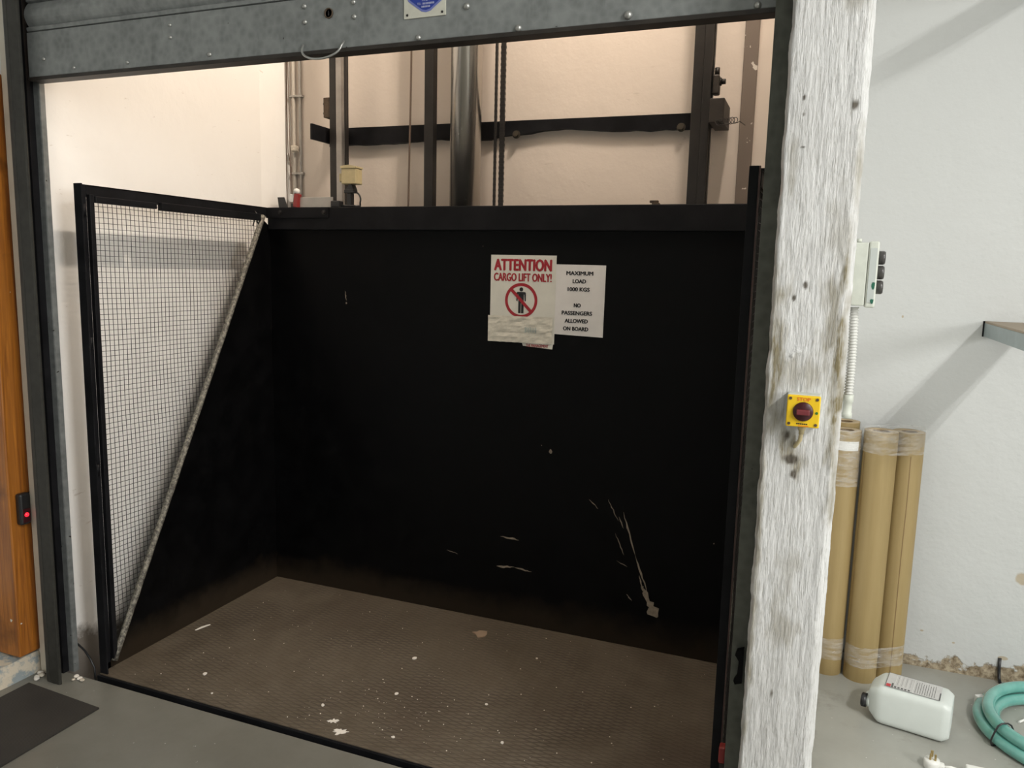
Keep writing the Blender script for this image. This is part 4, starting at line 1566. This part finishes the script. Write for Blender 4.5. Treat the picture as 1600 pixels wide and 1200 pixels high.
m.tube([(0.635, 2.755, 0.010), (0.70, 2.78, 0.006), (0.76, 2.86, 0.006), (0.80, 2.99, 0.006), (0.84, 3.12, 0.006), (0.86, 3.22, 0.006), (0.95, 3.27, 0.006), (1.05, 3.22, 0.006)], 0.0045, 8) if False else None
m.build('flex', MT['cord'], cdn)
m = MB()
m.box(0.562, 0.66, 2.735, 2.79, 0.0, 0.032, 0.006)
m.build('adaptor_block', MT['cord'], cdn)
m = MB()
m.tube([(0.80, 3.20, 0.0045), (0.83, 3.235, 0.0045), (0.88, 3.25, 0.0045), (0.95, 3.24, 0.0045), (1.02, 3.20, 0.0045)], 0.0045, 8)
o = m.build('loose_white_cord', MT['cord'])
tag(o, 'short run of white cord on the floor inside the hose coil', 'cord')
m = MB()
m.box(0.668, 0.70, 3.262, 3.285, 0.0, 0.045, 0.003, rot=Matrix.Rotation(math.radians(30), 3, 'Z'))
o = m.build('white_clip', MT['paper'])
tag(o, 'small white plastic clip on the floor touching the outside of the hose coil', 'clip')
m = MB()
m.tube([(0.79, 3.528, 0.10), (0.79, 3.522, 0.06), (0.792, 3.515, 0.02), (0.795, 3.50, 0.004)], 0.006, 8)
o = m.build('cable_stub', MT['blackplastic'])
tag(o, 'short black cable stub at the rotten foot of the wall', 'cable')

# ================================================================== SHELF BRACKETS ON THE BACK WALL
def bracket(x, z, label):
    t = thing('shelf_bracket', (x, WY, z), label, 'bracket', 'shelf brackets on the white wall')
    q = MB()
    q.box(x, x + 0.006, 2.72, WY - 0.004, z, z + 0.052, 0.001)
    q.box(x + 0.0062, x + 0.05, 2.72, WY - 0.004, z, z + 0.005, 0.001)
    q.build('arm', MT['greysteel'], t)
    q = MB()
    q.box(x - 0.005, x + 0.02, WY - 0.004, WY, z - 0.001, z + 0.06, 0.001)
    q.build('wall_plate', MT['black2'], t)
    q = MB()
    q.box(x + 0.0005, x + 0.16, 2.72, WY - 0.006, z + 0.0522, z + 0.060, 0.001)
    q.build('dusty_board', MT['shelftop'], t)


bracket(0.605, 1.405, 'blue grey shelf bracket jutting from the white wall above the rolls')
bracket(0.605, 2.672, 'higher shelf bracket on the white wall straight above the blue grey one')

# ================================================================== LITTER ON THE LIFT FLOOR
def flat_scrap(name, x, y, r, mat, z=0.0008, n=9, sx=1.0, rot=0.0, curl=0.0, lo=0.55):
    q = MB()
    top = []
    for k in range(n):
        a = 2 * math.pi * k / n
        rr = r * random.uniform(lo, 1.1)
        px, py = rr * math.cos(a) * sx, rr * math.sin(a)
        top.append((x + px * math.cos(rot) - py * math.sin(rot), y + px * math.sin(rot) + py * math.cos(rot)))
    q.prism(top, 'z', 0.0002, z + curl)
    return q.build(name, mat)


o = flat_scrap('paper_scrap', -1.311, 3.035, 0.045, MT['scrap'], 0.004, 11, 0.8, 0.3, 0.0, 0.45)
tag(o, 'torn brown paper scrap on the lift floor near the back panel', 'paper scrap')
o = flat_scrap('white_stick', -2.47, 2.585, 0.05, MT['chip'], 0.003, 8, 1.0, 0)
for v in o.data.vertices:
    dx, dy = v.co.x + 2.47, v.co.y - 2.585
    v.co.x = -2.47 + dx * 0.15 + dy * 0.25
    v.co.y = 2.585 + dy * 1.0
tag(o, 'thin white sliver on the lift floor along the side panel', 'sliver')
for i, (x, y, r, lbl) in enumerate(((-1.452, 2.155, 0.020, 'larger white plaster smear at the front edge of the lift floor'), (-1.515, 2.20, 0.014, 'smaller white plaster smear just behind the larger one'))):
    o = flat_scrap('plaster_smear', x, y, r, MT['chip'], 0.002, 26, 1.6, 0.4, 0.0, 0.3)
    tag(o, lbl, 'plaster smear', 'white plaster smears on the lift floor')
crumbs = [(-1.61, 2.27, 0.010, 'white plaster crumb on the lift floor beside the smaller smear'), (-1.47, 2.72, 0.012, 'white crumb lying in the middle of the lift floor'), (-1.40, 2.45, 0.009, 'grey crumb midway along the lift floor'),
          (-2.165, 2.27, 0.012, 'plaster crumb on the lift floor near the mesh guard post'), (-2.04, 2.17, 0.007, 'tiny plaster crumb near the sill below the mesh guard'), (-1.055, 2.52, 0.009, 'pale crumb on the darker half of the lift floor'),
          (-0.91, 2.32, 0.010, 'white crumb toward the pillar end of the lift floor'), (-1.27, 2.20, 0.009, 'white crumb beside the sill past the plaster smears'), (-1.0, 2.93, 0.007, 'tiny crumb on the floor below the scratched panel')]
for x, y, r, lbl in crumbs:
    o = flat_scrap('plaster_crumb', x, y, r * 0.7, MT['chip'], r * 0.4, 7, 1.3, random.random() * 3)
    tag(o, lbl, 'crumb', 'plaster crumbs on the lift floor')
m = MB()
for i in range(260):
    x, y = random.uniform(-2.45, -0.3), random.uniform(2.13, 3.15)
    if i > 150:
        x, y = random.gauss(-1.35, 0.25), random.gauss(2.3, 0.14)
        if not (2.13 < y < 3.15):
            continue
    r = random.choice((0.001, 0.0012, 0.0016, 0.0025))
    m.prism([(x + r * random.uniform(0.6, 1.2) * math.cos(a), y + r * random.uniform(0.6, 1.2) * math.sin(a)) for a in (0, 1.2, 2.5, 3.8, 5.1)], 'z', 0.0001, r * 0.5)
o = m.build('plaster_dust', MT['chip'])
tag(o, 'fine specks of white plaster dust scattered over the lift floor', 'dust', kind='stuff')
